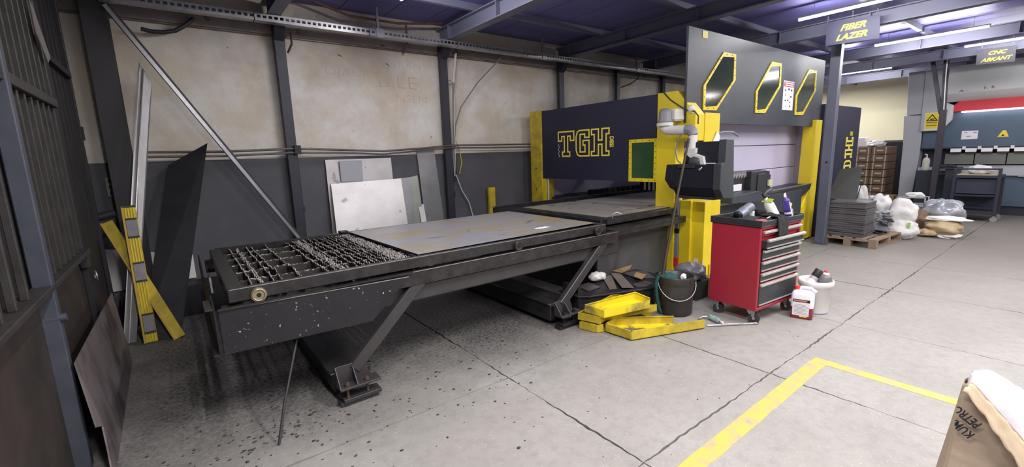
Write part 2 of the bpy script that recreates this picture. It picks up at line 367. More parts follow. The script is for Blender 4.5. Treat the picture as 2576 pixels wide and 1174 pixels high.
# wall posts: box section columns standing against the back wall
for k, (x, wd) in enumerate(((1.225, .12), (3.45, .12), (5.87, .12), (7.45, .10), (9.0, .10), (11.2, .1))):
    mb = MB().box((x-wd/2, 6.17, 0), (x+wd/2, 6.248, 3.30))
    if k in (0, 1, 2): mb.prism([(x-wd/2, 6.17, 3.30), (x-wd/2, 5.95, 3.30), (x-wd/2, 6.17, 3.08)], (wd, 0, 0))
    struct(mb.build('trim_%d' % (10+k), POST, bev=.006))
# the H section corner column by the gate
struct(MB().box((-.51, 6.05, 0), (-.31, 6.065, 3.58)).box((-.51, 6.235, 0), (-.31, 6.249, 3.58)).box((-.417, 6.065, 0), (-.403, 6.235, 3.58)).build('trim_16', mat('dark_column', (.046, .043, .048), .5, .1, (.06, .056, .058), 3, .6), bev=.003))

# faint scrawl scratched in the plaster, above the sheets
SCR = mat('scrawl', (.585, .485, .37), .9)
for (b_, sz, x, z) in (('YAKUPES', .13, 2.05, 3.02), ('KERAN', .13, 2.85, 2.96), ('OJAUR', .15, 2.05, 2.80), ('B.LE', .26, 2.75, 2.72), ('NSEN', .15, 2.95, 2.50)):
    text('scrawl', b_, sz, SCR, wall_back, (x, 6.2995, z), (1, 0, -.02), (0, 0, 1), .0014, offset=-.004, stretch=1.35)

# yellow walkway line painted on the floor
def stripe(mb, a, b, wd, n):
    a = V(a); b = V(b); d = (b-a).normalized(); s_ = V((-d.y, d.x, 0))*wd/2; L_ = []; R_ = []
    for i in range(n+1):
        p = a+(b-a)*i/n; k1 = 1+.10*noise.noise(p*7); k2 = 1+.10*noise.noise(p*7+V((5, 5, 5)))
        L_.append(p+s_*k1); R_.append(p-s_*k2)
    mb.prism(L_+R_[::-1], (0, 0, .0016))
yl = MB(); stripe(yl, (-.6, 1.085, .0002), (3.752, 1.154, .0002), .105, 60)
stripe(yl, (3.80, 1.20, .0002), (3.80, -3.0, .0002), .095, 60)
tag(yl.build('floor_line', FYEL), 'worn yellow line painted in an L on the concrete floor', 'floor marking')

# ================================================================== EXCHANGE TABLE (frame that carries the pallet)
tb = thing('exchange_table', 'long black steel exchange table frame on slanted legs before the laser machine', 'machine table', (1.8, 3.8, 0))
YN, YF = 2.985, 4.70
MB().prism([(.10, YN-.012, .555), (.10, YN-.012, .825), (1.27, YN-.012, .80), (1.25, YN-.012, .77), (.985, YN-.012, .535)], (0, .012, 0)).build('side_cover', COV, tb, bev=.003)
mb = MB().box((.10, YN-.03, .822), (1.3, YN-.012, .832)); mb.build('cover_lip', RAIL, tb)
# end plate with a notch and a fold
ep = MB().prism([(.088, 2.97, .555), (.088, 2.97, .84), (.088, 3.20, .865), (.088, 3.26, .80), (.088, 4.30, .80), (.088, 4.38, .87), (.088, 4.75, .87), (.088, 4.75, .57)], (-.010, 0, 0))
ep.build('end_plate', COV, tb, bev=.002)
MB().box((.04, 2.97, .83), (.088, 3.20, .838)).box((.05, 2.97, .555), (.088, 4.75, .562)).build('end_flange', RAIL, tb)
MB().prism([(.10, 3.52, .80), (.10, 3.56, .90), (.10, 3.70, .90), (.10, 3.74, .80)], (.012, 0, 0)).build('stop_plate', RAIL, tb)
# channel rails: near and far
def channel(y, sgn):
    m_ = MB()
    m_.box((.12, min(y, y+sgn*.075), .815), (3.62, max(y, y+sgn*.075), .825))
    m_.box((.12, min(y, y+sgn*.008), .725), (3.62, max(y, y+sgn*.008), .815))
    m_.box((.12, min(y, y+sgn*.075), .717), (3.62, max(y, y+sgn*.075), .725)); return m_
channel(YN, 1).build('channel_rail', RAIL, tb, bev=.002)
channel(YF, -1).build('channel_rail', RAIL, tb, bev=.002)
hl = MB(); random.seed(3)
for k in range(52):
    x = 1.5+k*.037+random.uniform(-.008, .008); z = .745+(k % 3)*.022+random.uniform(-.004, .004)
    hl.cyl((x, YN-.0008, z), (x, YN+.002, z), .0058 if k % 4 else .0042, 8)
tag(hl.build('drill_hole', BOLT, tb), kind='stuff')
for (y, z, x0, x1) in ((YN-.0015, .826, 1.28, 3.62), (YF+.0015, .826, .12, 3.62)):
    MB().box((x0, y-.003, z-.006), (x1, y+.004, z)).build('worn_edge', STEEL, tb)
MB().bar((.10, YN-.0135, .824), (1.27, YN-.0135, .799), .003, .006).build('worn_edge', STEEL, tb)
MB().bar((.10, YN-.0135, .557), (.985, YN-.0135, .537), .003, .004).build('worn_edge', RAIL, tb)
# lower long beams
for y in (3.10, 4.55): MB().box((.95, y-.05, .575), (3.70, y+.05, .705)).build('long_beam', BEAM, tb, bev=.012)
# slanted struts
def strut(a, b): return MB().bar(a, b, .06, .085, (0, 0, 1))
for y in (3.02, 4.66):
    for (xa, xb) in ((.83, 1.44), (2.82, 3.50)):
        s_ = strut((xa, y, .21), (xb, y, .80)); s_.build('strut', STRUT, tb, bev=.006)
        MB().box((xb-.085, y-.034, .795), (xb+.075, y+.034, .815)).build('strut_cap', RAIL, tb)
# feet: a cross beam on the floor, bracket, levelling plates and bolts
for n_, (xa, xb, zt) in enumerate(((.70, .96, .20), (2.72, 2.98, .23))):
    MB().box((xa, 3.06, .05), (xb, 4.72, zt-.02)).box((xa-.02, 3.06, zt-.02), (xb+.02, 4.72, zt-.005)).build('cross_beam', BLK, tb, bev=.008)
    for y in (2.95, 4.75):
        sg = 1 if y < 4 else -1
        MB().box((xa-.0, y-.055, .125), (xb+.02, y+.06, .140)).build('foot_plate', STRUT, tb, bev=.002)
        MB().box((xa+.02, y-.045, .03), (xb+.02, y+.06, .055)).box((xa+.0, y-.03, .0), (xb+.0, y+.05, .03)).build('sole_plate', STRUT if n_ == 0 else BLK, tb, bev=.002)
        MB().prism([(xa, y+.05*sg, .14), (xa, y+.05*sg, .26), (xa+.2, y+.05*sg, .26), (xa+.24, y+.05*sg, .14)], (0, .008*sg, 0)).prism([(xa, y-.05*sg, .14), (xa, y+.05*sg, .26), (xa, y+.05*sg, .14)], (.008, 0, 0)).prism([(xa+.115, y-.05*sg, .14), (xa+.115, y+.05*sg, .25), (xa+.115, y+.05*sg, .14)], (.008, 0, 0)).build('bracket', STRUT, tb, bev=.002)
        for q in (.055, .19):
            MB().cyl((xa+q, y-.015, .03), (xa+q, y-.015, .165), .009, 8).cyl((xa+q, y-.015, .141), (xa+q, y-.015, .156), .018, 6).build('bolt', RUST if n_ == 0 else BOLT, tb)

# ------------------------------------------------------------------ CUTTING PALLET with slats
pl = thing('cutting_pallet', 'slatted cutting pallet crusted with slag, rolling on the exchange table', 'pallet', (1.8, 3.8, .83))
def frame_bar(x0, y0, x1, y1, nm='frame_rail'): MB().box((x0, y0, .846), (x1, y1, .926)).build(nm, RAIL, pl, bev=.004)
frame_bar(.16, 2.995, 3.44, 3.045); frame_bar(.20, 4.58, 3.44, 4.63); frame_bar(.16, 3.046, .24, 4.579); frame_bar(3.39, 3.046, 3.44, 4.579)
MB().box((.17, 2.9935, .9225), (3.43, 3.0, .9268)).build('worn_edge', STEEL, pl)
for x in (.315, 2.29, 3.29):
    for y, sg in ((2.995, -1), (4.63, 1)):
        r_ = MB().cyl((x, y, .873), (x, y+sg*.03, .873), .043, 24).ring((x, y+sg*.03, .873), (0, 1, 0), .034, .007, 24, 5).build('roller', BRASS if x < 1 else RAIL, pl)
        MB().cyl((x, y+sg*.028, .873), (x, y+sg*.036, .873), .013, 8).build('roller_bolt', BOLT, r_)
for y in (4.50, 4.28): MB().box((1.26, y+.05, .926), (1.34, y+.13, .945)).build('clamp_block', BLK, pl, bev=.003) if y > 4.4 else None
def ribbon(mb, pts, r, j):
    pts = [V(p)+V((random.gauss(0, j*.25), random.gauss(0, j*.25), random.uniform(-j, j*.3))) for p in pts]
    mb.tube(pts, [max(.0012, random.gauss(r, r*.45)) for _ in pts], 5, False)
for y in (3.32, 3.60, 3.88, 4.16, 4.40):           # long supports with toothed, slag covered tops
    m_ = MB(); n = 90; lo = []; hi = []
    for k in range(n+1):
        x = .242+(3.38-.242)*k/n if k else .242
        if x > 1.6 and k < n: pass
        lo.append((x, y, .76)); hi.append((x, y, .893+.008*noise.noise(V((x*30, y*9, 0)))+.006*(k % 2)))
    m_.prism(lo+hi[::-1], (0, .005, 0)); su = m_.build('support_bar', SLAT, pl)
    c_ = MB(); random.seed(int(y*100)); ribbon(c_, [(.26+k*.012, y+.003, .894+.009*noise.noise(V(((.26+k*.012)*30, y*9, 0)))) for k in range(100)], .0042, .006)
    tag(c_.build('slag', SLAG, su), kind='stuff')
sl_x = [.305, .365, .43, .475, .585, .755, .81, .862, .90, .955, 1.0, 1.05, 1.095, 1.135, 1.17, 1.205, 1.24, 1.275, 1.31, 1.345, 1.40]
heavy = {.862: 2.2, 1.275: 1.6, 1.31: 2.6, 1.345: 1.8, .365: .8}
for i, x in enumerate(sl_x):
    random.seed(100+i); n = 64; lo = []; hi = []; ph = random.random()*9
    for k in range(n+1):
        y = 3.05+(4.575-3.05)*k/n
        xx = x+.012*noise.noise(V((y*3.1, ph, 1)))+.006*noise.noise(V((y*11, ph, 2)))
        lo.append((xx, y, .775)); hi.append((xx, y, .905+.012*noise.noise(V((y*17, ph, 4)))+(.007 if k % 2 else -.004)))
    m_ = MB()
    for k in range(n):
        m_.prism([lo[k], lo[k+1], hi[k+1], hi[k]], (.003, 0, 0))
    sl = m_.build('slat', SLAT, pl)
    c_ = MB(); hv = heavy.get(x, 0)
    ribbon(c_, hi, .0034, .004)
    for q_ in range(int(hv*2.2)):
        ribbon(c_, [(p[0]+.014*(q_-hv)*.8, p[1], p[2]-.004) for p in hi], .0048, .011)
    for k in range(int(22+40*hv)):
        q = random.randrange(n); p = V(hi[q])
        c_.blob((p.x+random.gauss(0, .006*hv+.002), p.y, p.z+random.uniform(-.012, .002)), (random.uniform(.002, .005)*(1+.4*hv), random.uniform(.004, .010), random.uniform(.002, .006)), k+i, .4, 2, 1)
    tag(c_.build('slag', SLAG, sl), kind='stuff')

# sheet on the pallet, with its two small scraps
PLATE = mat('rolled_sheet', (.42, .42, .47), .36, .45, (.47, .38, .19), 1.5, .95, .05, 20, contrast=(.45, .62), stretch=(1.0, 2.2, 1), scratch=((.16, .16, .18), 1.3, .66), rvar=.12)
sh = MB().sheet([(1.395, 3.06, .929), (3.385, 3.105, .929), (3.385, 4.585, .929), (1.345, 4.545, .929)], .004)
tag(sh.build('steel_sheet', PLATE), 'large bare grey steel sheet with ochre stains lying on the slatted pallet', 'sheet metal')
sc_ = MB(); n = 9; g_ = []
for i in range(n+1):
    for j in range(5):
        x = 2.70+.21*i/n; y = 3.26+.075*(j/4-.5)*(1-.7*abs(i/n-.5)*2)
        g_.append((x, y, .9345+.012*max(0, noise.noise(V((x*25, y*40, 0)))+.3)*(1 if 0 < j < 4 else .4)))
sc_.add(g_, [(i*5+j, (i+1)*5+j, (i+1)*5+j+1, i*5+j+1) for i in range(n) for j in range(4)], True)
o = sc_.build('paper_scrap', PAPER); tag(o, 'small crumpled white paper scrap lying on the steel sheet', 'paper')
s_ = o.modifiers.new('thick', 'SOLIDIFY'); s_.thickness = .0015; s_.offset = 1

# ================================================================== LASER MACHINE
lm = thing('laser_machine', 'huge dark blue and yellow fiber laser cutting machine standing against the wall', 'laser cutter', (7.0, 4.6, 0))
XM = 5.0
# front face (towards the table) with window opening
MB().box((XM, 3.50, 1.235), (XM+.03, 3.53, 2.34)).box((XM, 3.92, 1.235), (XM+.03, 5.76, 2.34)).box((XM, 3.53, 1.235), (XM+.03, 3.92, 1.265)).box((XM, 3.53, 1.765), (XM+.03, 3.92, 2.34)).build('front_panel', NAVY, lm)
MB().box((XM+.03, 5.9, 2.32), (9.05, 5.98, 2.345)).build('top_rail', NAVY, lm)
MB().box((XM+.1, 6.0, .2), (9.05, 6.03, 2.345)).build('rear_panel', LILAC, lm)
MB().box((9.03, 3.3, .2), (9.06, 6.0, 2.345)).build('partition', LILAC, lm)
wf = MB().box((XM-.010, 3.505, 1.235), (XM, 3.55, 1.795)).box((XM-.010, 3.905, 1.235), (XM, 3.95, 1.795)).box((XM-.010, 3.55, 1.235), (XM, 3.905, 1.28)).box((XM-.010, 3.55, 1.75), (XM, 3.905, 1.795)).build('window_frame', YEL, lm)
MB().box((XM+.002, 3.545, 1.275), (XM+.010, 3.91, 1.755)).build('window_pane', GLASSG, wf)
wb = MB()
for k in range(8):
    z = 1.258+k*.0735
    for y in (3.5275, 3.9275): wb.cyl((XM-.013, y, z), (XM-.010, y, z), .006, 8)
for y in (3.62, 3.73, 3.84):
    for z in (1.257, 1.773): wb.cyl((XM-.013, y, z), (XM-.010, y, z), .006, 8)
tag(wb.build('screw', BOLT, wf), kind='stuff')
# left yellow column
MB().box((XM-.02, 5.75, 0), (XM+.25, 6.04, 2.352)).build('column', YELD, lm, bev=.006)
MB().box((XM-.0, 5.68, .70), (XM+.02, 5.75, 1.23)).build('light_guard', YEL, lm, bev=.003)
MB().box((XM+.03, 5.655, .78), (XM+.05, 5.67, 1.235)).build('guide_strip', PAPER, lm)
cb = MB()
for z in (1.05, 1.40): cb.cyl((XM-.024, 5.90, z), (XM-.018, 5.90, z), .012, 10)
cb.build('screw', BOLT, lm)
# right yellow pillar
MB().box((XM-.02, 3.225, 0.0), (XM+.16, 3.505, 2.345)).build('pillar', YEL, lm, bev=.006)
MB().prism([(XM-.02, 3.225, 2.345), (XM-.02, 2.98, 2.05), (XM-.02, 2.98, 1.74), (XM-.02, 3.225, 1.74)], (.20, 0, 0)).build('bracket_head', YEL, lm, bev=.006)
MB().prism([(XM+.18, 2.985, 2.07), (XM+.52, 2.985, 2.07), (XM+.52, 2.985, 1.76), (XM+.44, 2.985, 1.85), (XM+.36, 2.985, 1.72), (XM+.18, 2.985, 1.72)], (0, -.012, 0)).build('bracket_plate', YEL, lm, bev=.002)
MB().prism([(XM+.34, 2.965, 1.715), (XM+.50, 2.965, 1.715), (XM+.50, 2.965, 1.80), (XM+.44, 2.965, 1.85)], (0, -.012, 0)).build('bracket_tip', WHT, lm)
MB().box((XM+.02, 3.02, 0), (XM+.06, 3.17, 1.02)).build('lower_post', YEL, lm, bev=.004)
MB().box((XM+.06, 2.86, .02), (XM+.42, 3.20, 1.01)).build('lower_cover', YEL, lm, bev=.004)
MB().box((XM+.0, 3.175, .18), (XM+.035, 3.222, 1.10)).build('guard_receiver', ARMG, lm)
MB().box((XM-.004, 3.172, .17), (XM+.037, 3.2235, .28)).build('receiver_cap', PRED, lm)
MB().box((XM-.004, 3.172, .60), (XM+.037, 3.2235, .66)).build('receiver_band', BOLT, lm)
MB().box((XM+.045, 2.853, .12), (XM+.0595, 2.855, .30)).box((XM+.058, 2.92, .10), (XM+.0598, 2.98, .30)).build('sticker', PAPER, lm)
MB().prism([(XM+.2, 2.84, 0), (XM+.85, 2.84, .0), (XM+.85, 2.84, .30), (XM+.55, 2.84, .20), (XM+.2, 2.84, .22)], (0, .012, 0)).build('kick_plate', YEL, lm)
MB().box((XM+.42, 3.00, .05), (8.3, 3.20, .92)).build('base_cover', HEXP, lm, bev=.004)
# bed
MB().box((3.66, 3.31, .10), (8.9, 3.36, .80)).build('bed_side', mat('bed_grey', (.075, .075, .082), .55, .2, (.11, .11, .115), 2.2, .7, .1, 40), lm, bev=.006)
MB().box((3.70, 3.40, .0), (8.9, 5.66, .62)).build('bed_body', BLK, lm)
MB().box((3.62, 3.05, .80), (4.97, 3.40, .835)).box((3.62, 3.05, .76), (4.97, 3.058, .80)).build('bed_edge', RAIL, lm, bev=.003)
MB().box((3.52, 4.98, .80), (8.9, 5.14, .93)).box((3.5, 5.0, .93), (8.9, 5.05, .955)).build('guide_rail', BLK, lm, bev=.004)
MB().box((3.5, 5.06, .93), (8.9, 5.12, .948)).build('linear_guide', STEEL, lm, bev=.002)
MB().box((5.2, 5.2, .75), (8.9, 5.98, .90)).build('rear_bed', BLK, lm)
for k in range(16):           # cable chain links lying along the far bed side
    MB().box((5.75+k*.14, 5.32, .90), (5.86+k*.14, 5.44, 1.0)).build('chain_link', BPL if k % 3 else RUB, lm, bev=.012) if k < 14 else None
for k in range(12):           # bellows behind the front panel
    MB().prism([(6.2, 3.62+k*.085, 1.0), (6.2, 3.655+k*.085, 1.0), (6.2, 3.655+k*.085, 1.26), (6.2, 3.62+k*.085, 1.26)], (.04, .02, 0)).build('bellows_fold', PGREY, lm)
MB().box((6.27, 3.56, .98), (6.3, 4.72, 1.5)).build('gantry_plate', NAVY, lm)
MB().box((6.3, 3.4, 1.26), (6.6, 5.7, 1.55)).build('gantry', HEXP, lm)
# inner pallet with a half cut sheet
ip = thing('cutting_pallet', 'second slatted pallet parked inside the laser machine under the blue panel', 'pallet', (5.9, 4.2, .84))
for q in ((3.70, 3.20, 8.5, 3.25), (3.70, 4.80, 8.5, 4.85), (3.70, 3.251, 3.76, 4.799)):
    MB().box((q[0], q[1], .86), (q[2], q[3], .925)).build('frame_rail', RAIL, ip, bev=.004)
MB().box((3.58, 3.2, .85), (3.62, 4.75, .93)).build('stop_bar', RAIL, ip, bev=.003)
MB().tube([(3.80, 3.22, .925), (3.80, 3.22, .965), (3.84, 3.20, .985), (3.88, 3.16, .97)], .008, 8).build('lever', STEEL, ip)
MB().box((3.765, 3.28, .90), (7.9, 4.78, .926)).build('slat_bed', SLAT, ip)
CUT = mat('cut_sheet', (.42, .40, .40), .38, .45, (.50, .45, .36), 1.2, .7, .06, 20, speck=(.05, .05, .05), speck_s=5, speck_t=.62, stretch=(.8, 2.4, 1), rvar=.1)
tag(MB().sheet([(3.78, 3.30, .927), (7.8, 3.30, .927), (7.8, 4.77, .927), (3.78, 4.77, .927)], .004).build('cut_sheet', CUT), 'grey half cut steel sheet on the pallet inside the laser machine', 'sheet metal')
# tall sliding door panel with three windows
YH = 3.10
WIN = [[(5.753, 2.84), (6.062, 2.842), (6.085, 2.523), (5.635, 2.119), (5.329, 2.113), (5.314, 2.402)]]
WIN.append([(x+1.355, z+.007) for x, z in WIN[0]]); WIN.append([(x+2.69, z+.012) for x, z in WIN[0]])
MB().box((4.97, YH, 1.955), (9.12, YH+.03, 3.05)).build('upper_door', HEXP, lm, bev=.003)
for W_ in WIN:
    cx = sum(p[0] for p in W_)/6; cz = sum(p[1] for p in W_)/6
    inn = []
    for p in W_:
        dx, dz = cx-p[0], cz-p[1]; l = math.hypot(dx, dz); inn.append((p[0]+dx/l*.058, p[1]+dz/l*.058))
    m_ = MB()
    for k in range(6):
        a, b = W_[k], W_[(k+1) % 6]; c, d = inn[(k+1) % 6], inn[k]
        m_.prism([(a[0], YH-.012, a[1]), (b[0], YH-.012, b[1]), (c[0], YH-.012, c[1]), (d[0], YH-.012, d[1])], (0, .0118, 0))
    f_ = m_.build('window_frame', YEL, lm)
    MB().prism([(p[0], YH-.005, p[1]) for p in inn], (0, .0048, 0)).build('window_pane', GLASSH, f_)
    sb = MB()
    for k in range(6):
        a, b = W_[k], W_[(k+1) % 6]; c, d = inn[(k+1) % 6], inn[k]
        nn = 2 if k in (0, 3) else 3
        for q in range(nn):
            t = (q+.6)/(nn+.2); x = ((a[0]+d[0])/2)*(1-t)+((b[0]+c[0])/2)*t; z = ((a[1]+d[1])/2)*(1-t)+((b[1]+c[1])/2)*t
            sb.cyl((x, YH-.015, z), (x, YH-.012, z), .007, 8)
    tag(sb.build('screw', BOLT, f_), kind='stuff')
MB().box((5.262, YH-.004, 2.955), (5.375, YH, 3.035)).build('label_plate', YLET, lm)
# notice with a red header
nt_ = MB().box((7.55, YH-.006, 2.19), (7.92, YH-.0005, 2.62)).build('notice', PAPER, lm)
MB().box((7.57, YH-.0075, 2.535), (7.90, YH-.006, 2.605)).build('notice_header', INKR, nt_)
m_ = MB(); random.seed(5)
for (x, z) in ((7.61, 2.47), (7.72, 2.485), (7.82, 2.475), (7.62, 2.40), (7.80, 2.38), (7.70, 2.33), (7.79, 2.30), (7.62, 2.32), (7.66, 2.23), (7.79, 2.235)):
    m_.box((x, YH-.0072, z), (x+random.uniform(.02, .05), YH-.006, z+random.uniform(.012, .03)))
m_.build('notice_picture', INK, nt_)
for z in (2.585, 2.555): MB().box((7.60, YH-.0085, z-.009), (7.87, YH-.0075, z+.009)).build('header_text', PAPER, nt_)
# lilac shutter in the side opening, three boards
for k, (z0, z1) in enumerate(((.95, 1.27), (1.28, 1.66), (1.67, 2.05))):
    MB().box((5.95, 3.42, z0), (9.02, 3.44, z1)).build('shutter_board', LILAC, lm, bev=.003)
MB().box((5.9, 3.445, .95), (9.02, 3.46, 2.05)).build('shutter_back', NAVY, lm)
# right yellow post, flaring at the foot
MB().prism([(8.78, 3.04, 2.06), (9.04, 3.04, 2.06), (9.00, 3.04, .95), (8.97, 3.04, .03), (8.47, 3.04, .03), (8.42, 3.04, .60), (8.72, 3.04, .92)], (0, .20, 0)).build('right_post', YEL, lm, bev=.008)
MB().box((8.5, 3.06, 0), (9.0, 3.22, .03)).build('post_foot', BPL, lm)
# black tray under the opening
MB().prism([(6.9, 3.03, .93), (8.75, 3.03, .985), (8.70, 3.03, .90), (7.96, 3.03, .66), (6.9, 3.03, .66)], (0, .35, 0)).build('side_tray', BPL, lm)
MB().prism([(6.9, 3.025, .985), (8.76, 3.025, 1.0), (8.76, 3.025, .985), (6.9, 3.025, .965)], (0, .02, 0)).build('tray_edge', STEEL, lm)
# bed rail with rack seen under the console
MB().box((5.35, 2.98, .90), (7.0, 3.04, .925)).build('rack_rail', STEEL, lm)
rk = MB()
for k in range(22): rk.prism([(5.4+k*.05, 2.985, .925), (5.45+k*.05, 2.985, .925), (5.425+k*.05, 2.985, .955)], (0, .03, 0))
rk.build('rack_teeth', STEEL, lm)
# gantry end: bellows and drive
be = MB()
for k in range(8):
    x = 5.86+k*.075
    be.prism([(x, 3.02, 1.27), (x+.055, 3.02, 1.32), (x+.075, 3.02, 1.27), (x+.02, 3.02, 1.22)], (0, .12, 0))
be.build('side_bellows', ALU, lm)
MB().box((5.80, 3.04, .98), (6.45, 3.2, 1.25)).build('bellows_box', BPL, lm, bev=.004)
MB().box((6.40, 2.95, .97), (6.86, 3.2, 1.31)).box((6.55, 2.93, 1.0), (6.75, 2.95, 1.27)).build('drive_box', BPL, lm, bev=.01)
MB().cyl((6.93, 3.0, .95), (6.93, 3.0, 1.24), .065, 20).cyl((6.93, 3.0, 1.24), (6.93, 3.0, 1.29), .05, 20).build('servo_motor', BPL, lm)
MB().box((6.87, 2.925, 1.08), (7.0, 2.945, 1.17)).build('motor_plate', mat('pale_plate', (.5, .5, .3), .5), lm)
MB().box((6.03, 3.02, 1.055), (6.27, 3.038, 1.145)).build('type_plate', PAPER, lm)
MB().prism([(5.55, 2.78, .95), (6.55, 2.78, .90), (6.55, 2.78, .98), (6.25, 2.78, 1.06), (5.55, 2.78, 1.04)], (0, .2, 0)).build('gantry_foot', HEXP, lm, bev=.004)
MB().box((6.35, 2.77, .905), (6.7, 2.78, .915)).build('yellow_mark', YEL, lm)
MB().tube([(5.5, 3.1, 1.80), (5.65, 3.0, 1.845), (5.9, 3.0, 1.845), (6.15, 3.05, 1.80)], .014, 8).build('hose', ARMG, lm)
# side cabinet beyond, with the lettering standing on end
MB().box((9.13, 3.05, .02), (11.0, 4.3, 2.335)).build('side_cabinet', NAVY, lm, bev=.004)

# block lettering: yellow outlines of T, G, H
T_ = [(0, 1), (1, 1), (1, .60), (.73, .60), (.73, .77), (.63, .77), (.63, .22), (.75, .22), (.75, 0), (.25, 0), (.25, .22), (.37, .22), (.37, .77), (.27, .77), (.27, .60), (0, .60)]
G_ = [(.26, 1), (1, 1), (1, .68), (.62, .68), (.62, .80), (.36, .80), (.36, .20), (.64, .20), (.64, .40), (.50, .40), (.50, .62), (1, .62), (1, 0), (.26, 0), (.10, .06), (0, .24), (0, .76), (.10, .94)]
H_ = [(0, 1), (.44, 1), (.44, .60), (.57, .60), (.57, 1), (1, 1), (1, .76), (.85, .76), (.85, .20), (1, .20), (1, 0), (.57, 0), (.57, .40), (.44, .40), (.44, 0), (0, 0), (0, .20), (.15, .20), (.15, .76), (0, .76)]
def outline(path, org, ux, uy, wd, ht, th, dep, nm, mt_, parent):
    m_ = MB(); nrm = V(ux).cross(V(uy)).normalized(); n = len(path)
    P2 = [(x*wd, y*ht) for x, y in path]
    ar = sum(P2[i][0]*P2[(i+1) % n][1]-P2[(i+1) % n][0]*P2[i][1] for i in range(n)); sg = 1 if ar > 0 else -1
    inn = []
    for i in range(n):
        a, b, c = V((*P2[i-1], 0)), V((*P2[i], 0)), V((*P2[(i+1) % n], 0))
        d1 = (b-a).normalized(); d2 = (c-b).normalized(); n1 = V((-d1.y, d1.x, 0))*sg; n2 = V((-d2.y, d2.x, 0))*sg
        bi = (n1+n2); bi = bi/max(.3, (bi.length_squared/2)); inn.append((b.x+bi.x*th, b.y+bi.y*th))
    W3 = lambda p: V(org)+V(ux)*p[0]+V(uy)*p[1]
    for i in range(n):
        j = (i+1) % n
        m_.prism([W3(P2[i]), W3(P2[j]), W3(inn[j]), W3(inn[i])], nrm*dep)
    return m_.build(nm, mt_, parent)
ux, uy = V((0, -1, 0)), V((0, 0, 1))
for (path, y0, y1) in ((T_, 5.365, 4.995), (G_, 4.968, 4.678), (H_, 4.650, 4.295)):
    outline(path, (XM-.0005, y0, 1.585), ux, uy, y0-y1, .40, .021, -.004 if V(ux).cross(V(uy)).x > 0 else .004, 'letter', YLET, lm)
text('letter', 'DESI', .095, YLET, lm, (XM-.002, 4.262, 1.785), (0, 0, -1), (0, -1, 0), .003, offset=.003, stretch=.82)
sq = [(XM-.003, 5.345+.012*math.sin(k*1.3), 1.79-k*.014) for k in range(16)]
MB().tube(sq, .0035, 5).build('small_script', ARM, lm)
for path, z0, z1 in ((T_, 1.93, 2.27), (H_, 1.525, 1.80), (G_, 1.16, 1.50)):
    pass
cx_ = 10.30
for (path, zt, ht) in ((H_, 1.77, .40), (G_, 1.33, .34)):
    outline(path, (10.30, 3.0495, zt), V((0, 0, -1)), V((1, 0, 0)), ht, .40, .035, -.004 if V((0, 0, -1)).cross(V((1, 0, 0))).y > 0 else .004, 'letter', YLET, lm)
text('letter', 'DESI', .11, YLET, lm, (10.56, 3.047, 1.83), (1, 0, 0), (0, 0, 1), .003, stretch=.7)

# ================================================================== SCRAP BY THE MACHINE FOOT
dp = thing('dross_tray', 'low black steel box on the floor that carries the scrap pile', 'tray', (3.6, 3.0, 0))
TP = [(3.06, 3.26), (3.06, 3.02), (3.14, 2.945), (3.84, 2.695), (4.28, 2.95), (4.28, 3.26)]
MB().prism([(x, y, .01) for x, y in TP], (0, 0, .215)).build('tray_body', BLK, dp, bev=.004)
MB().prism([(x, y, .225) for x, y in [(3.04, 3.28), (3.04, 3.01), (3.13, 2.93), (3.845, 2.675), (4.30, 2.94), (4.30, 3.28)]], (0, 0, .02)).build('tray_lid', BLK, dp, bev=.004)
PLT = [mat('scrap_plate', (.115, .105, .11), .45, .5, (.17, .15, .15), 5, .8, .05, 40), mat('scrap_plate_brown', (.22, .18, .165), .5, .4, (.28, .22, .19), 5, .7, .05, 40)]
RPL = mat('ochre_plate', (.42, .27, .12), .6, .2, (.30, .19, .10), 6, .8)
G_SC = 'scrap plates on the low black box'
for (pts, zs, m__, lab) in (
    ([(3.74, 2.89), (3.95, 2.88), (3.93, 2.77), (3.80, 2.75), (3.70, 2.80)], [.247]*5, PLT[0], 'dark scrap plate with cut corners at the front right of the scrap pile'),
    ([(3.70, 3.27), (3.85, 3.27), (3.50, 2.90), (3.42, 2.93)], [.255, .255, .25, .25], PLT[1], 'narrow brown scrap strip on the left of the two crossed strips'),
    ([(3.84, 3.27), (3.93, 3.22), (3.62, 2.78), (3.53, 2.86)], [.275, .275, .262, .262], PLT[1], 'light brown scrap strip lying right across the middle of the pile'),
    ([(3.98, 3.25), (4.24, 3.10), (4.10, 2.86), (3.96, 3.0)], [.262, .262, .25, .25], PLT[0], 'dark flat scrap plate at the back right of the scrap pile'),
    ([(3.25, 3.22), (3.45, 3.25), (3.42, 3.05), (3.22, 3.04)], [.25]*4, PLT[0], 'small dark scrap plate right behind the second slanted leg'),
    ([(3.88, 3.28), (4.20, 3.26), (4.08, 3.19), (3.90, 3.16)], [.295, .31, .30, .29], RPL, 'ochre rust coloured plate at the very back of the scrap pile'),
    ([(4.05, 3.08), (4.07, 2.96), (3.90, 2.89), (3.90, 3.0)], [.285, .275, .27, .28], RPL, 'small tan plate lying on the dark plates of the scrap pile')):
    mb = MB().prism([(x, y, z) for (x, y), z in zip(pts, zs)], (0, 0, .006))
    tag(mb.build('scrap_plate', m__), lab, 'metal scrap', G_SC)
gb = MB()
for k, p in enumerate(((3.62, 3.24, .29), (3.53, 3.22, .31))): gb.blob(p, (.09, .06, .05), 40+k, .3, 2, 3, .256)
tag(gb.build('glove', WBAG), 'crumpled white work glove lying on the scrap pile', 'glove')
ch = MB().bar((3.12, 3.06, .285), (3.10, 3.26, .285), .05, .08).bar((3.16, 3.06, .255), (3.14, 3.26, .255), .05, .016)
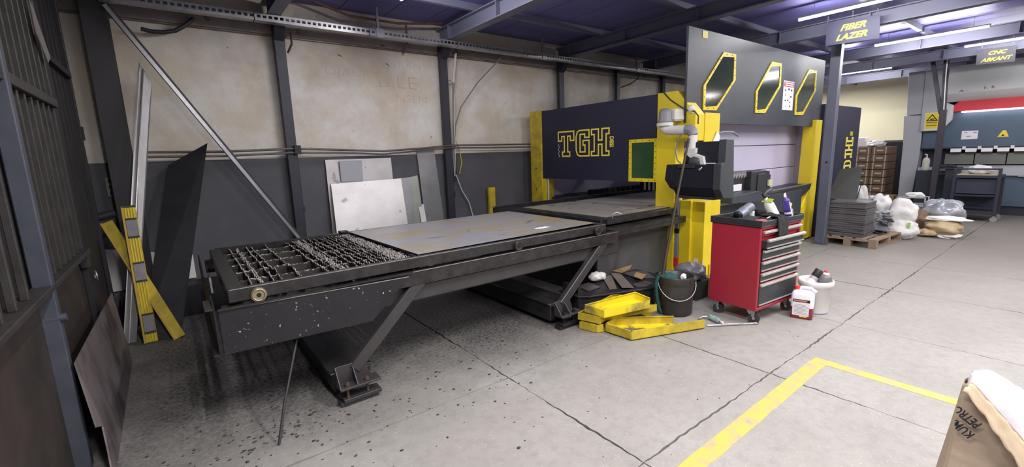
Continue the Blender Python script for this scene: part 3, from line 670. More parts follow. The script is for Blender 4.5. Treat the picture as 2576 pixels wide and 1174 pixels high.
o = ch.build('angle_offcut', BLK); tag(o, 'short dark angle iron offcut behind the second slanted leg', 'metal scrap')

# ================================================================== YELLOW WINDOW COVERS (hexagonal pans) on the floor
def pan(name, label, P, zs, rimh, mat_, closed, tilt=None, group='yellow hexagonal pans on the floor'):
    """P: floor outline; rim walls stand on the listed edges"""
    cx = sum(p[0] for p in P)/len(P); cy = sum(p[1] for p in P)/len(P)
    t = thing(name, label, 'metal pan', (cx, cy, min(zs)), group)
    W = [V((p[0], p[1], z)) for p, z in zip(P, zs)]
    nrm = V((0, 0, 1))
    MB().prism(W, (0, 0, .004)).build('pan_floor', mat_, t); mat_ = YELD if mat_ is YELW else mat_
    for k in closed:
        a, b = W[k], W[(k+1) % len(W)]; d = (b-a).normalized(); inn = V((-d.y, d.x, 0)).normalized()
        if (V((cx, cy, 0))-V((a.x, a.y, 0))).dot(inn) < 0: inn = -inn
        h_ = V((0, 0, rimh))
        MB().prism([a, b, b+h_, a+h_], inn*.005).prism([a+h_, b+h_, b+h_+inn*.016, a+h_+inn*.016], (0, 0, .003)).build('rim', mat_, t)
    return t
pan('window_pan', 'front yellow hexagonal pan with flaked paint, flat on the floor', [(3.00, 2.615), (3.02, 2.335), (3.735, 2.065), (3.80, 2.11), (3.62, 2.315), (3.19, 2.66)], [.012]*6, .075, YELW, (0, 1, 4, 5))
pan('window_pan', 'lowest yellow pan, wedged under the two others', [(2.88, 2.83), (2.93, 2.655), (2.99, 2.63), (3.13, 2.68), (3.6, 2.56), (3.80, 2.66), (3.60, 2.80), (3.2, 2.9)], [.004]*8, .07, YELD, (0, 1, 5, 7))
pan('window_pan', 'middle yellow pan of the heap, tipped at the back', [(2.89, 2.86), (2.95, 2.645), (3.05, 2.67), (3.62, 2.50), (3.66, 2.66), (3.38, 2.86)], [.085, .085, .085, .085, .12, .16], .065, YELD, (0, 1, 2, 4, 5))
pan('window_pan', 'topmost bright yellow pan of the heap, sooty streak inside', [(2.93, 2.81), (2.96, 2.595), (3.46, 2.47), (3.51, 2.50), (3.46, 2.64)], [.165, .155, .165, .175, .215], .07, YELW if False else mat('sooty_yellow', (.82, .65, .02), .42, 0, (.12, .11, .08), 2.6, .9, .06, 60, contrast=(.50, .66)), (0, 1, 3, 4))
sp = MB().tube([(3.80, 2.075, .012), (4.20, 1.80, .010), (4.222, 1.80, .010), (4.215, 1.815, .010), (3.82, 2.083, .012)], .006, 6)
tag(sp.build('steel_rod', STEEL), 'thin bent steel rod on the floor beside the front yellow pan', 'rod')

# ================================================================== BUCKET with lance, rag
bk = thing('bucket', 'dented black steel bucket with a wire handle, on the floor by the scrap pile', 'bucket', (3.93, 2.50, 0))
bm_ = MB().lathe((3.93, 2.50, 0), [(.0, .005), (.150, .005), (.165, .02), (.168, .18), (.172, .20), (.168, .22), (.172, .30), (.170, .315), (.176, .325), (.172, .37), (.178, .395), (.174, .40), (.166, .395), (.163, .20), (.155, .03), (0, .025)], 40)
for i, p in enumerate(bm_.v):
    d = .006*noise.noise(V((p.x*9, p.y*9, p.z*8))); bm_.v[i] = p+V((p.x-3.93, p.y-2.5, 0)).normalized()*d if (p.x-3.93)**2+(p.y-2.5)**2 > .01 else p
bm_.build('body', mat('bucket_black', (.045, .042, .04), .42, .4, (.09, .08, .07), 5, .7, .1, 30), bk)
hp = [V((3.93, 2.50, .30))+V((-.48, -.88, 0))*.0+V((.62*math.cos(a)*.30+0, -.78*math.cos(a)*.30*.0, 0)) for a in ()]
ax = V((.70, -.71, 0)).normalized(); fr = V((-.71, -.70, 0)); c0 = V((3.93, 2.50, .335))
MB().tube([c0 + ax*(.182*math.cos(t)) + fr*(.045+.145*math.sin(t)) + V((0, 0, -.155*math.sin(t))) for t in [PI*k/18 for k in range(19)]], .005, 6).build('wire_handle', ZINC, bk)
for sgn in (-1, 1): MB().cyl(c0+ax*sgn*.172+fr*.03, c0+ax*sgn*.188+fr*.04, .015, 10).build('handle_lug', BLK, bk)
rg = MB().blob((3.88, 2.56, .345), (.115, .10, .062), 3, .3, 2.2, 4)
tag(rg.build('rag', GREEN), 'dark green rag stuffed in the mouth of the black bucket', 'cloth')
tag(MB().blob((4.0, 2.46, .37), (.035, .03, .035), 9, .3, 2, 3).build('paper_wad', PAPER), 'small white paper wad beside the green rag in the bucket', 'paper')
ln = MB().tube([(3.835, 2.60, .31), (3.93, 2.625, .55), (4.17, 2.665, 1.18), (4.40, 2.70, 1.755)], [.016, .015, .013, .013], 8)
tag(ln.build('lance', mat('lance_rust', (.075, .05, .035), .6, .3, (.03, .025, .025), 8, .9, .1, 50)), 'long rusty black rod standing in the bucket and leaning up the yellow pillar', 'rod')
hz = MB().tube([(3.755, 2.585, .40), (3.745, 2.60, .33), (3.738, 2.585, .2), (3.752, 2.57, .08), (3.77, 2.55, .02)], .017, 8)
tag(hz.build('rag_strip', GREEN), 'dark green rag strip hanging down the left side of the bucket', 'cloth')

bx = MB().box((4.40, 2.54, 0), (4.63, 2.86, .20)); tag(bx.build('carton', mat('black_carton', (.03, .03, .032), .7)), 'low black box behind the bucket, under the grey bag', 'box')
bx = MB().box((4.645, 2.44, 0), (4.80, 2.62, .21)); tag(bx.build('carton', CARD), 'brown cardboard box half hidden behind the red tool cabinet', 'box')
bg = MB().blob((4.50, 2.68, .29), (.16, .17, .10), 12, .28, 2, 4, .205); tag(bg.build('plastic_bag', DBAG), 'crumpled grey plastic bag on the low black box behind the bucket', 'bag')

# small pneumatic bottle / spray can on the floor
cn = thing('spray_can', 'small pale green spray can lying on the floor before the tool cabinet', 'can', (3.985, 2.12, .026))
d_ = V((-.35, -.94, 0)).normalized(); a_ = V((4.0, 2.16, .028))
MB().cyl(a_, a_+d_*.13, .027, 20).build('body', mat('can_green', (.45, .62, .56), .35, .2, (.12, .22, .2), 30, .7), cn)
MB().cyl(a_+d_*.13, a_+d_*.15, .022, 16, .012).build('shoulder', STEEL, cn)
MB().cyl(a_+d_*.15, a_+d_*.175, .011, 12).build('nozzle', WHT, cn)
MB().tube([a_+V((-.02, .02, .0)), a_+V((-.06, .05, .002)), a_+V((-.10, .055, -.01))], .009, 8).build('trigger', STEEL, cn)

# ================================================================== RED TOOL CABINET
cr = -.085; cc = V((4.15, 1.805, 0)); ex = V((math.cos(cr), math.sin(cr), 0)); ey = V((-math.sin(cr), math.cos(cr), 0))
CW, CD = .72, .485
tc = thing('tool_cabinet', 'red tool cabinet on castors with black drawers and a cluttered black top', 'tool cabinet', tuple(cc+ex*CW/2+ey*CD/2))
def cp(u, v, z): p = cc+ex*u+ey*v; return V((p.x, p.y, z))
def cbox(mb, u0, u1, v0, v1, z0, z1):
    return mb.add([cp(u0,v0,z0),cp(u1,v0,z0),cp(u1,v1,z0),cp(u0,v1,z0),cp(u0,v0,z1),cp(u1,v0,z1),cp(u1,v1,z1),cp(u0,v1,z1)], [(0,3,2,1),(4,5,6,7),(0,1,5,4),(1,2,6,5),(2,3,7,6),(3,0,4,7)])
m_ = MB(); cbox(m_, 0, .03, 0, CD, .135, .93); cbox(m_, CW-.03, CW, 0, CD, .135, .93); cbox(m_, .03, CW-.03, CD-.02, CD, .135, .93); cbox(m_, .03, CW-.03, 0, CD-.02, .135, .165); cbox(m_, .03, CW-.03, .0, CD-.02, .90, .93)
m_.build('carcass', RED, tc, bev=.006)
m_ = MB(); cbox(m_, .03, CW-.03, .02, .03, .165, .90); m_.build('inner_back', PRED, tc)
m_ = MB(); cbox(m_, -.012, CW+.012, -.015, CD+.012, .928, .942); cbox(m_, -.012, .012, -.015, CD+.012, .942, .992); cbox(m_, CW-.012, CW+.012, -.015, CD+.012, .942, .992); cbox(m_, .012, CW-.012, -.015, .006, .942, .985); cbox(m_, .012, CW-.012, CD-.01, CD+.012, .942, .992)
m_.build('top_tray', BPL, tc, bev=.004)
for k, (z0, z1, out) in enumerate(((.840, .893, .004), (.735, .822, .045), (.625, .717, .012), (.515, .607, .008), (.415, .497, .006), (.185, .395, .004))):
    m_ = MB(); cbox(m_, .034, CW-.034, -out, .03, z0, z1-.018)
    dr = m_.build('drawer', RED if k == 0 else DRW, tc, bev=.003)
    if out > .02:
        q = MB(); cbox(q, .036, .040, .03-.0, .3, z0, z1-.03); cbox(q, .036, CW-.036, -out+.02, .3, z0, z0+.004); q.build('drawer_box', DRW, dr)
    h = MB(); y_ = -out
    h.prism([cp(.03, y_, z1-.018), cp(.03, y_-.022, z1-.024), cp(.03, y_-.024, z1-.004), cp(.03, y_, z1+.002)], ex*(CW-.06))
    h.build('handle', HND, dr, bev=.002)
    if k: 
        h = MB(); h.prism([cp(.034, y_, z0), cp(.034, y_-.008, z0+.002), cp(.034, y_-.006, z0+.012), cp(.034, y_, z0+.012)], ex*(CW-.068)); h.build('drawer_lip', HND, dr)
for (u, v) in ((.07, .06), (.07, CD-.06), (CW-.07, .06), (CW-.07, CD-.06)):
    p = cp(u, v, 0)
    k_ = MB().cyl(p+V((-.025, -.02, .05)), p+V((.025, .0, .05)), .05, 22); wh = k_.build('castor', RUB, tc, bev=.006)
    k2 = MB().prism([p+V((-.034, -.022, .05)), p+V((-.034, .04, .10)), p+V((-.034, .045, .135)), p+V((-.034, -.03, .135))], (.005, .0, 0)).prism([p+V((.032, -.01, .05)), p+V((.032, .04, .10)), p+V((.032, .045, .135)), p+V((.032, -.03, .135))], (.005, .0, 0)).cyl(p+V((-.036, -.02, .05)), p+V((.037, .0, .05)), .012, 8)
    k2.build('fork', ZINC, wh)
MB().cyl(cp(-.002, CD-.055, .85), cp(.002, CD-.055, .85), .012, 12).build('rivet', RUST, tc)

# clutter on the cabinet top (tray floor z = .942)
zt = .9425
gt = thing('flask', 'grey metal flask lying on the black work gloves on the tool cabinet', 'flask', tuple(cp(.18, .26, 1.0)))
a = cp(.08, .27, 1.005); d_ = (ex*.96+ey*.18+V((0, 0, .16))).normalized(); FLK = mat('flask_grey', (.20, .22, .27), .35, .4)
MB().lathe(a, [(.046, 0), (.050, .01), (.050, .12), (.053, .125), (.053, .135), (.048, .15), (.050, .30), (.046, .305), (0, .305)], 26, d_).build('body', FLK, gt)
MB().lathe(a-d_*.002, [(.0, .004), (.043, .004), (.044, 0), (0, 0)], 24, d_).build('mouth', BOLT, gt)
gl = MB().blob(cp(.16, .22, .962), (.12, .09, .04), 31, .3, 1.8, 4, zt).blob(cp(.25, .36, .965), (.14, .07, .05), 32, .3, 2, 4, zt)
tag(gl.build('work_glove', CLOTH), 'black work gloves under the grey flask on the tool cabinet', 'gloves')
rt_ = thing('red_tool', 'short red handled tool on the front edge of the tool cabinet', 'tool', tuple(cp(.13, .06, zt)))
MB().tube([cp(.03, .10, .968), cp(.07, .085, .97), cp(.13, .065, .972), cp(.17, .05, .97)], [.012, .017, .016, .011], 10).build('grip', mat('tool_red', (.75, .05, .07), .45), rt_)
MB().bar(cp(.17, .05, .97), cp(.27, .02, .968), .008, .012).build('blade', STEEL, rt_)
ag = MB().blob(cp(.27, .10, .965), (.09, .07, .03), 51, .5, 2.2, 4, zt); tag(ag.build('work_glove', CLOTH), 'single black glove with pale trim beside the red tool', 'gloves')
MBX = MB(); o = MBX.tube([cp(.215, .07, .985), cp(.24, .055, 1.0), cp(.28, .04, .995), cp(.31, .03, .985)], .006, 6).build('cable_tie', WHT); tag(o, 'bent white strip lying over the single black glove', 'strip')
hg = MB()
n = 16
for i in range(n+1):
    pass
grid = []
for i in range(15):
    for j in range(22):
        u = .235+.165*i/14; t = j/21
        if t < .35: v = .14-.16*(t/.35); z = 1.004+.014*math.sin(i*1.3)+.012*noise.noise(V((i*.5, j*.4, 0)))
        else: v = -.024-.016*math.sin((t-.35)*2.2)-.012*abs(noise.noise(V((i*.45, j*.2, 4)))); z = 1.000-.185*(t-.35)/.65+.016*math.sin(i*.9)*t
        grid.append(cp(u+.012*noise.noise(V((i*.3, j*.3, 8))), v, z))
hg.add(grid, [(i*22+j, (i+1)*22+j, (i+1)*22+j+1, i*22+j+1) for i in range(14) for j in range(21)], True)
o = hg.build('black_cloth', CLOTH); tag(o, 'black cloth hanging over the front edge of the tool cabinet', 'cloth'); s_ = o.modifiers.new('thick', 'SOLIDIFY'); s_.thickness = .012
o = MB().obox(cp(.36, .30, zt+.038), (.06, .05, .076), Matrix.Rotation(.3, 3, 'Z')).build('small_box', WHT, bev=.003); tag(o, 'small white cardboard cube between flask and spray bottle', 'box')
def lying_bottle(name, label, cat, a, d_, prof, mt_, capprof, capm, bands=()):
    t = thing(name, label, cat, tuple(a)); b_ = MB().lathe(a, prof, 24, d_).build('body', mt_, t)
    MB().lathe(a+d_*capprof[0], capprof[1], 16, d_).build('cap', capm, t)
    for (z0, z1, r, mm) in bands: MB().lathe(a+d_*z0, [(r, 0), (r, z1-z0)], 24, d_).build('band', mm, t)
    return t
PUR = mat('purple_label', (.05, .03, .22), .4); GRN = mat('lime_label', (.35, .45, .04), .5)
sb_ = thing('spray_bottle', 'white spray bottle with black trigger head leaning on the cabinet top', 'spray bottle', tuple(cp(.55, .22, zt)))
a = cp(.59, .20, .972); d_ = (ex*-.42+ey*.25+V((0, 0, .86))).normalized()
MB().lathe(a, [(.0, -.02), (.042, -.02), (.048, -.01), (.048, .11), (.035, .15), (.018, .18), (.016, .20), (0, .20)], 24, d_).build('body', WHT, sb_)
MB().tube([a+d_*.20, a+d_*.235, a+d_*.245+ex*.05+V((0, 0, .012)), a+d_*.25+ex*.15+V((0, 0, .03))], [.018, .022, .02, .013], 10).build('trigger_head', BPL, sb_)
MB().tube([a+d_*.235+ex*.02, a+d_*.20+ex*.06], .008, 6).build('trigger', BPL, sb_)
MB().obox(a+d_*.16-ey*.02, (.05, .05, .04), Matrix.Rotation(.5, 3, 'Y')).build('label', GRN, sb_)
pb_ = thing('aerosol_can', 'purple and white aerosol can leaning against the white spray bottle', 'can', tuple(cp(.64, .14, zt)))
a = cp(.68, .10, .957); d_ = (ex*-.26+ey*.12+V((0, 0, .95))).normalized()
MB().lathe(a, [(0, -.008), (.033, -.006), (.035, 0), (.035, .16), (.028, .178), (.014, .186), (.013, .20), (0, .20)], 24, d_).build('body', PUR, pb_)
MB().lathe(a, [(.0355, .03), (.0355, .05)], 24, d_).build('band', WHT, pb_)
MB().prism([a-ey*.0365-ex*.012+d_*.0, a-ey*.0365+ex*.004, a-ey*.0365+ex*.004+d_*.155, a-ey*.0365-ex*.012+d_*.155], ey*.006).build('stripe', WHT, pb_)
MB().ring(a+d_*.125-ey*.036+ex*.012, ey, .012, .004, 16, 5).build('emblem', YLET, pb_)
MB().tube([a+d_*.20, a+d_*.225, a+d_*.24+ex*.02], [.012, .012, .006], 8).build('nozzle', WHT, pb_)
MB().tube([a+d_*.235+ex*.015, a+d_*.16+ex*.06], .004, 6).build('straw', PRED, pb_)
text('lettering', 'VYN', .032, WHT, pb_, a+d_*.05-ey*.039+ex*.016, d_, -ex, .001)
o = MB().blob(cp(.66, .36, .965), (.06, .06, .04), 61, .3, 2, 3, zt).build('black_cloth', CLOTH); tag(o, 'bunched black cloth behind the aerosol can', 'cloth')
o = MB().obox(cp(.47, .10, zt+.012), (.16, .10, .02), Matrix.Rotation(-.2, 3, 'Z')).build('notepad', PAPER); tag(o, 'white pad lying on the cabinet top before the spray bottle', 'pad')

# ================================================================== JERRYCAN, PAIL
jc = thing('jerrycan', 'translucent jerrycan of red fluid with a red cap beside the tool cabinet', 'canister', (4.78, 1.655, 0))
jx = V((.27, -.963, 0)); jy = V((-jx.y, jx.x, 0)); j0 = V((4.61, 1.688, 0))
JW, JD, JH = .185, .16, .30
def jp(u, v, z): p = j0+jx*u+jy*v; return V((p.x, p.y, z))
def rrect(w_, d_, r_, n=5):
    out = []
    for (cx, cy, a0) in ((w_-r_, r_, -90), (w_-r_, d_-r_, 0), (r_, d_-r_, 90), (r_, r_, 180)):
        for k in range(n+1): a = math.radians(a0+90*k/n); out.append((cx+r_*math.cos(a), cy+r_*math.sin(a)))
    return out
def loft(levels, fn):
    m_ = MB(); n = len(levels[0][1]); vs = [fn(x, y, z) for z, ring in levels for x, y in ring]
    fs = [(i*n+k, i*n+(k+1) % n, (i+1)*n+(k+1) % n, (i+1)*n+k) for i in range(len(levels)-1) for k in range(n)]
    m_.add(vs, fs, True); m_.add(vs[:n], [tuple(range(n))[::-1]]); m_.add(vs[-n:], [tuple(range(n))]); return m_
def ins(w_, d_, q, r_): return [(x*(w_-2*q)/w_+q, y*(d_-2*q)/d_+q) for x, y in rrect(w_, d_, r_)]
RFL = mat('red_fluid', (.30, .03, .06), .2, 0, (.24, .03, .06), 5, .5); JWH = mat('frosted_plastic', (.80, .78, .86), .35, 0, (.72, .70, .8), 4, .5)
loft([(.0, ins(JW, JD, .012, .03)), (.012, ins(JW, JD, 0, .03)), (.115, ins(JW, JD, 0, .03))], jp).build('fluid', RFL, jc)
loft([(.1152, ins(JW, JD, 0, .03)), (.235, ins(JW, JD, 0, .03)), (.262, ins(JW, JD, .012, .03)), (.275, ins(JW, JD, .035, .03))], jp).build('body', JWH, jc)
MB().tube([jp(.06, JD/2, .268), jp(.075, JD/2, .296), jp(.15, JD/2, .296), jp(.195, JD/2, .262)], .016, 10).build('handle', JWH, jc)
MB().cyl(jp(.04, JD/2, .262), jp(.04, JD/2, .305), .025, 18).build('cap', mat('cap_red', (.70, .04, .03), .4), jc)
def jdec(u0, u1, z0, z1, mt_, nm, e=.0016):
    u0 -= .012; u1 -= .012
    MB().prism([jp(u0, -e, z0), jp(u1, -e, z0), jp(u1, -e, z1), jp(u0, -e, z1)], jy*.0012).build(nm, mt_, jc)
jdec(.03, .165, .035, .165, PAPER, 'label'); jdec(.03, .168, .168, .195, INK, 'label_header'); jdec(.036, .145, .175, .188, mat('orange_print', (.65, .22, .12), .6), 'label_band', .0024); jdec(.09, .15, .022, .034, WARN, 'label_foot')
lnm = MB()
for k in range(8): lnm.prism([jp(.03, -.0024, .05+k*.013), jp(.15-(k*37 % 5)*.008, -.0024, .05+k*.013), jp(.15-(k*37 % 5)*.008, -.0024, .053+k*.013), jp(.03, -.0024, .053+k*.013)], jy*.0006)
tag(lnm.build('print_lines', ARMG, jc), kind='stuff')
pc = V((4.975, 1.61, 0))
pk = thing('pail', 'white plastic pail with a blue band, holding bottles, behind the jerrycan', 'pail', tuple(pc))
MB().lathe(pc, [(.0, .004), (.118, .0), (.122, .01), (.140, .27), (.152, .275), (.154, .315), (.148, .33), (.138, .33), (.134, .28), (.115, .02), (0, .018)], 36).build('body', WHT, pk)
MB().lathe(pc, [(.1215, .004), (.1275, .09)], 36).build('blue_band', mat('band_blue', (.03, .12, .42), .45, 0, (.08, .2, .5), 20, .7), pk)
bt = thing('bottle', 'clear bottle with a black cap tilted in the white pail', 'bottle', tuple(pc+V((-.03, .03, .2))))
a = pc+V((-.055, .075, .2)); d_ = V((.32, -.30, .75)).normalized()
MB().lathe(a, [(0, 0), (.036, 0), (.038, .01), (.038, .17), (.036, .175)], 20, d_).build('body', mat('pale_bottle', (.40, .37, .42), .3), bt)
MB().lathe(a+d_*.175, [(.0365, 0), (.0375, .002), (.0375, .075), (.034, .08), (0, .08)], 20, d_).build('cap', BPL, bt)
MB().lathe(a+d_*.05, [(.0385, 0), (.0385, .09)], 20, d_).build('label', PAPER, bt)
bt = thing('bottle', 'grey bottle with a small red cap standing in the white pail', 'bottle', tuple(pc+V((.05, -.05, .2))))
a = pc+V((.045, -.05, .16)); d_ = V((.05, -.05, 1)).normalized()
MB().lathe(a, [(0, 0), (.058, 0), (.060, .02), (.060, .19), (.045, .215), (.02, .225)], 22, d_).build('body', mat('grey_bottle', (.17, .16, .165), .4), bt)
MB().lathe(a+d_*.222, [(.03, 0), (.026, .012), (.014, .018), (0, .018)], 18, d_).build('shoulder', WHT, bt)
MB().lathe(a+d_*.235, [(.016, 0), (.016, .022), (0, .024)], 16, d_).build('cap', PRED, bt)

# ================================================================== KRAFT BAG in the foreground
kb = thing('paper_bag', 'open brown kraft paper bag with white liner and black print, at the right front', 'bag', (2.66, .02, 0))
def kpt(u, v, side):
    # u runs round the bag, v up; side 0 front face (towards -x), 1 left, 2 back, 3 right
    return None
def kgrid(P, nu, nv, fn):
    m_ = MB(); vs = [fn(i/nu, j/nv) for i in range(nu+1) for j in range(nv+1)]
    m_.add(vs, [(i*(nv+1)+j, (i+1)*(nv+1)+j, (i+1)*(nv+1)+j+1, i*(nv+1)+j+1) for i in range(nu) for j in range(nv)], True); return m_
def front(u, v):
    y = .262-.62*u; top = .655-.02*math.exp(-(u/.03)**2)-.62*max(0, u-.04)**.95 if u < .42 else .38+.05*math.sin(u*14)
    top = max(top, .36); z = top*v
    cr_ = max(0, min(1, (u-.22)/.18))
    f = cr_*(.075*noise.noise(V((u*5, v*7, 1)))+.05*abs(noise.noise(V((u*9+v*5, v*12, 2)))))
    x = 2.50+.05*v*(1-u)+f+.03*(1-v)*u+.006*noise.noise(V((u*4, v*4, 7)))
    return V((x, y-.010*v+.012*(1-v), z))
def left(u, v):
    x0 = front(0, v); top = .675+.02*u*(1-u); return V((x0.x+.21*u*(1-.35*v), x0.y+.05*math.sin(u*PI)*(1-.7*v)-.02*u*v, x0.z*(1 if u < .5 else 1-.03*(u-.5))))
def back(u, v):
    l = left(1, v); top = 1-.25*u; return V((l.x+.05*u+.02*noise.noise(V((u*5, v*6, 5))), l.y-.62*u, l.z*top))
for nm, fn, nu, nv in (('front_face', front, 56, 44), ('side_face', left, 12, 30), ('back_face', back, 24, 24)):
    o = kgrid(None, nu, nv, fn).build(nm, KRAFT, kb); s_ = o.modifiers.new('thick', 'SOLIDIFY'); s_.thickness = .002
def liner(u, v):
    l = front(0, 1); p = V((2.535+.17*v+.05*u, .245-.60*u, .0))
    z = .675-.46*max(0, u-.06)**1.15-.09*(1-v)*(.3+u)-.03*math.exp(-(u/.05)**2)+.02*math.sin(v*PI)+.025*noise.noise(V((u*6, v*4, 3)))
    k = min(1, v/.42); k = k*k*(3-2*k); fz = front(min(u*1.02, 1), 1)
    return V((p.x*k+(fz.x+.012)*(1-k), p.y, (z+.03*max(0, .1-u)*10*(.5-abs(v-.5)))*k+(fz.z-.035)*(1-k)+.012*noise.noise(V((u*14, v*11, 9)))*k))
o = kgrid(None, 30, 14, liner).build('liner', LINER, kb); s_ = o.modifiers.new('thick', 'SOLIDIFY'); s_.thickness = .002
def fold(u, v):
    p = front(.02+.46*u, 1-.0*v); return V((p.x-.012-.035*v*(1+.5*noise.noise(V((u*9, 1, 1)))), p.y+.012*v, p.z-.0-.075*v*(.35+u)+.012*noise.noise(V((u*13, v*3, 2)))))
o = kgrid(None, 30, 6, fold).build('folded_rim', mat('kraft_inside', (.60, .47, .33), .75, 0, (.5, .39, .27), 6, .7), kb); s_ = o.modifiers.new('thick', 'SOLIDIFY'); s_.thickness = .0015
bd = V((0, -.80, .60)).normalized()          # print runs upside down across the corner
txd = V((-.03, .83, .55)).normalized(); tup = V((-.02, .55, -.83)).normalized()
for body, lc, st in (('PETRO', (2.512, .226, .510), .56), ('KUMA', (2.506, .238, .458), .58)):
    o = text('print', body, .050, INK, kb, lc, txd, tup, .001, stretch=st*1.1, offset=.0014)
    bm = bmesh.new(); bm.from_mesh(o.data); org = V(ORG[kb.name])      # the print ends where the bag face turns away
    bmesh.ops.bisect_plane(bm, geom=bm.verts[:]+bm.edges[:]+bm.faces[:], plane_co=V((2.5, .2575, .5))-org, plane_no=(0, 1, -.02), clear_outer=True); bm.to_mesh(o.data); bm.free()

# ================================================================== ARM WITH HANDHELD UNIT + CONSOLE
con = thing('control_console', 'black operator console hanging on a white swivel arm by the yellow pillar', 'console', (4.75, 2.8, 1.1))
ce = V((0, 1, 0))
prof = [(4.69, 1.735), (4.84, 1.735), (4.90, 1.095), (4.675, 1.115), (4.60, 1.21), (4.60, 1.48), (4.68, 1.495)]
MB().prism([(x, 2.44, z) for x, z in prof], (0, .085, 0)).build('end_cheek', CONE, con, bev=.004)
MB().prism([(4.705, 2.526, 1.72), (4.83, 2.526, 1.72), (4.89, 2.526, 1.50), (4.695, 2.526, 1.49)], (0, .375, 0)).build('screen_back', CONS, con, bev=.006)
MB().prism([(4.62, 2.526, 1.475), (4.88, 2.526, 1.475), (4.88, 2.526, 1.12), (4.69, 2.526, 1.12), (4.62, 2.526, 1.22)], (0, .50, 0)).prism([(4.62, 3.026, 1.475), (4.88, 3.026, 1.475), (4.88, 3.02, 1.12), (4.66, 3.0, 1.2), (4.62, 3.05, 1.30)], (0, .085, 0)).build('console_body', CONS, con, bev=.008)
MB().box((4.70, 2.56, 1.085), (4.9, 3.0, 1.118)).build('underside', BPL, con)
MB().box((4.60, 2.75, 1.44), (4.62, 2.95, 1.47)).build('grip', BPL, con)
am = thing('swivel_arm', 'white jointed swivel arm reaching from the yellow pillar to the console', 'arm', (4.85, 3.1, 1.9))
yb, zb = 3.20, 2.0
MB().box((4.80, 3.12, 1.98), (4.985, 3.26, 2.12)).build('wall_mount', ARM, am, bev=.02)
MB().lathe((4.76, 3.24, 1.955), [(0, 0), (.085, 0), (.085, .03), (.075, .05), (.075, .12), (.06, .165), (0, .18)], 24).build('joint', ARMG, am)
MB().cyl((4.76, 3.24, 1.925), (4.76, 3.24, 1.962), .095, 26).build('joint_collar', ARM, am)
MB().tube([(4.755, 3.245, 1.94), (4.752, 3.235, 1.90), (4.748, 3.19, 1.872), (4.745, 3.12, 1.866), (4.72, 2.93, 1.862)], [.055, .056, .056, .055, .052], 14).build('boom', ARM, am)
MB().tube([(4.72, 2.93, 1.862), (4.718, 2.88, 1.862), (4.716, 2.855, 1.845), (4.716, 2.845, 1.80)], [.058, .060, .06, .056], 14).build('elbow', ARMG, am)
MB().tube([(4.716, 2.845, 1.80), (4.716, 2.845, 1.64)], .047, 14).build('drop', ARM, am)
MB().box((4.665, 2.775, 1.60), (4.765, 2.915, 1.655)).prism([(4.66, 2.80, 1.60), (4.66, 2.90, 1.60), (4.66, 2.72, 1.44), (4.66, 2.66, 1.47), (4.66, 2.68, 1.56)], (.05, 0, 0)).build('flange', ARM, am, bev=.004)
MB().tube([(4.65, 2.70, 1.47), (4.63, 2.67, 1.44), (4.625, 2.70, 1.415)], .014, 8).build('hook', STEEL, am)
MB().tube([(4.73, 3.00, 1.82), (4.72, 3.04, 1.74), (4.70, 3.05, 1.62), (4.67, 3.0, 1.52), (4.655, 2.95, 1.49)], .008, 8).build('cable', ARMG, am)
MB().blob((4.655, 2.78, 1.50), (.025, .07, .06), 4, .2, 2, 3).build('handset', CONE, am)
cm = thing('camera_ball', 'white round camera with a black cable on the yellow bracket head', 'camera', (4.97, 3.02, 2.08))
MB().blob((4.965, 3.03, 2.115), (.04, .04, .045), 1, 0.0, 1, 3, None, 0).build('ball', ARM, cm)
MB().cyl((4.99, 3.03, 2.06), (4.99, 3.03, 2.09), .025, 14).build('mount', ARM, cm)
MB().tube([(4.97, 3.42, 2.35), (4.965, 3.32, 2.25), (4.96, 3.2, 2.17), (4.955, 3.08, 2.10), (4.955, 2.98, 2.08), (4.955, 2.93, 2.02), (4.955, 2.93, 1.93)], .008, 8).build('cable', BPL, cm)

# ================================================================== LEFT END: gate, leaning pieces
GX = -.60
GATE = mat('gate_paint', (.012, .011, .014), .6, .1, (.024, .022, .023), 5, .7, .08, 50)
GATB = mat('gate_bar', (.036, .031, .031), .5, .2, (.060, .054, .053), 6, .8, .08, 50)
GATP = mat('gate_panel', (.026, .022, .021), .6, .1, (.060, .042, .036), 3.2, .8, .1, 40)
BLUE = mat('gate_stile', (.062, .070, .095), .45, .2, (.095, .10, .125), 5, .6, .04, 50)
ga = thing('gate', 'tall dark barred steel gate standing open along the left edge', 'gate', (GX, 3.6, 0))
MB().box((GX-.07, 1.5, 1.06), (GX-.055, 5.56, 3.35)).build('back_sheet', GATE, ga)
MB().box((GX-.05, 1.5, .02), (GX-.035, 4.55, 1.06)).build('lower_panel', GATP, ga)
MB().box((GX-.035, 4.50, .02), (GX-.0, 4.62, 3.35)).build('lock_stile', GATE, ga, bev=.004)
MB().box((GX-.06, 4.62, .02), (GX-.03, 5.56, 3.35)).build('side_leaf', GATE, ga, bev=.004)
for k in range(5): MB().box((GX-.03, 4.72+k*.18, 1.0), (GX-.022, 4.75+k*.18, 3.3)).build('rib', GATE, ga)
MB().box((GX-.03, 5.50, .02), (GX-.0, 5.56, 3.35)).build('edge_stile', GATE, ga, bev=.004)
MB().box((GX-.04, 1.5, 2.075), (GX+.02, 4.5, 2.135)).build('cross_rail', GATB, ga, bev=.004)
MB().box((GX-.05, 1.5, 1.035), (GX+.035, 4.5, 1.065)).build('sill', GATB, ga, bev=.003)
MB().box((GX-.03, 4.62, 2.42), (GX+.01, 5.5, 2.47)).build('cross_rail', GATE, ga, bev=.003)
MB().box((GX-.04, 1.5, 3.30), (GX+.02, 5.5, 3.36)).build('top_rail', GATE, ga, bev=.003)
b0 = MB().box((GX-.02, 0, 1.065), (GX+.010, .03, 2.075)).build('bar', GATB, ga, bev=.003) if False else None
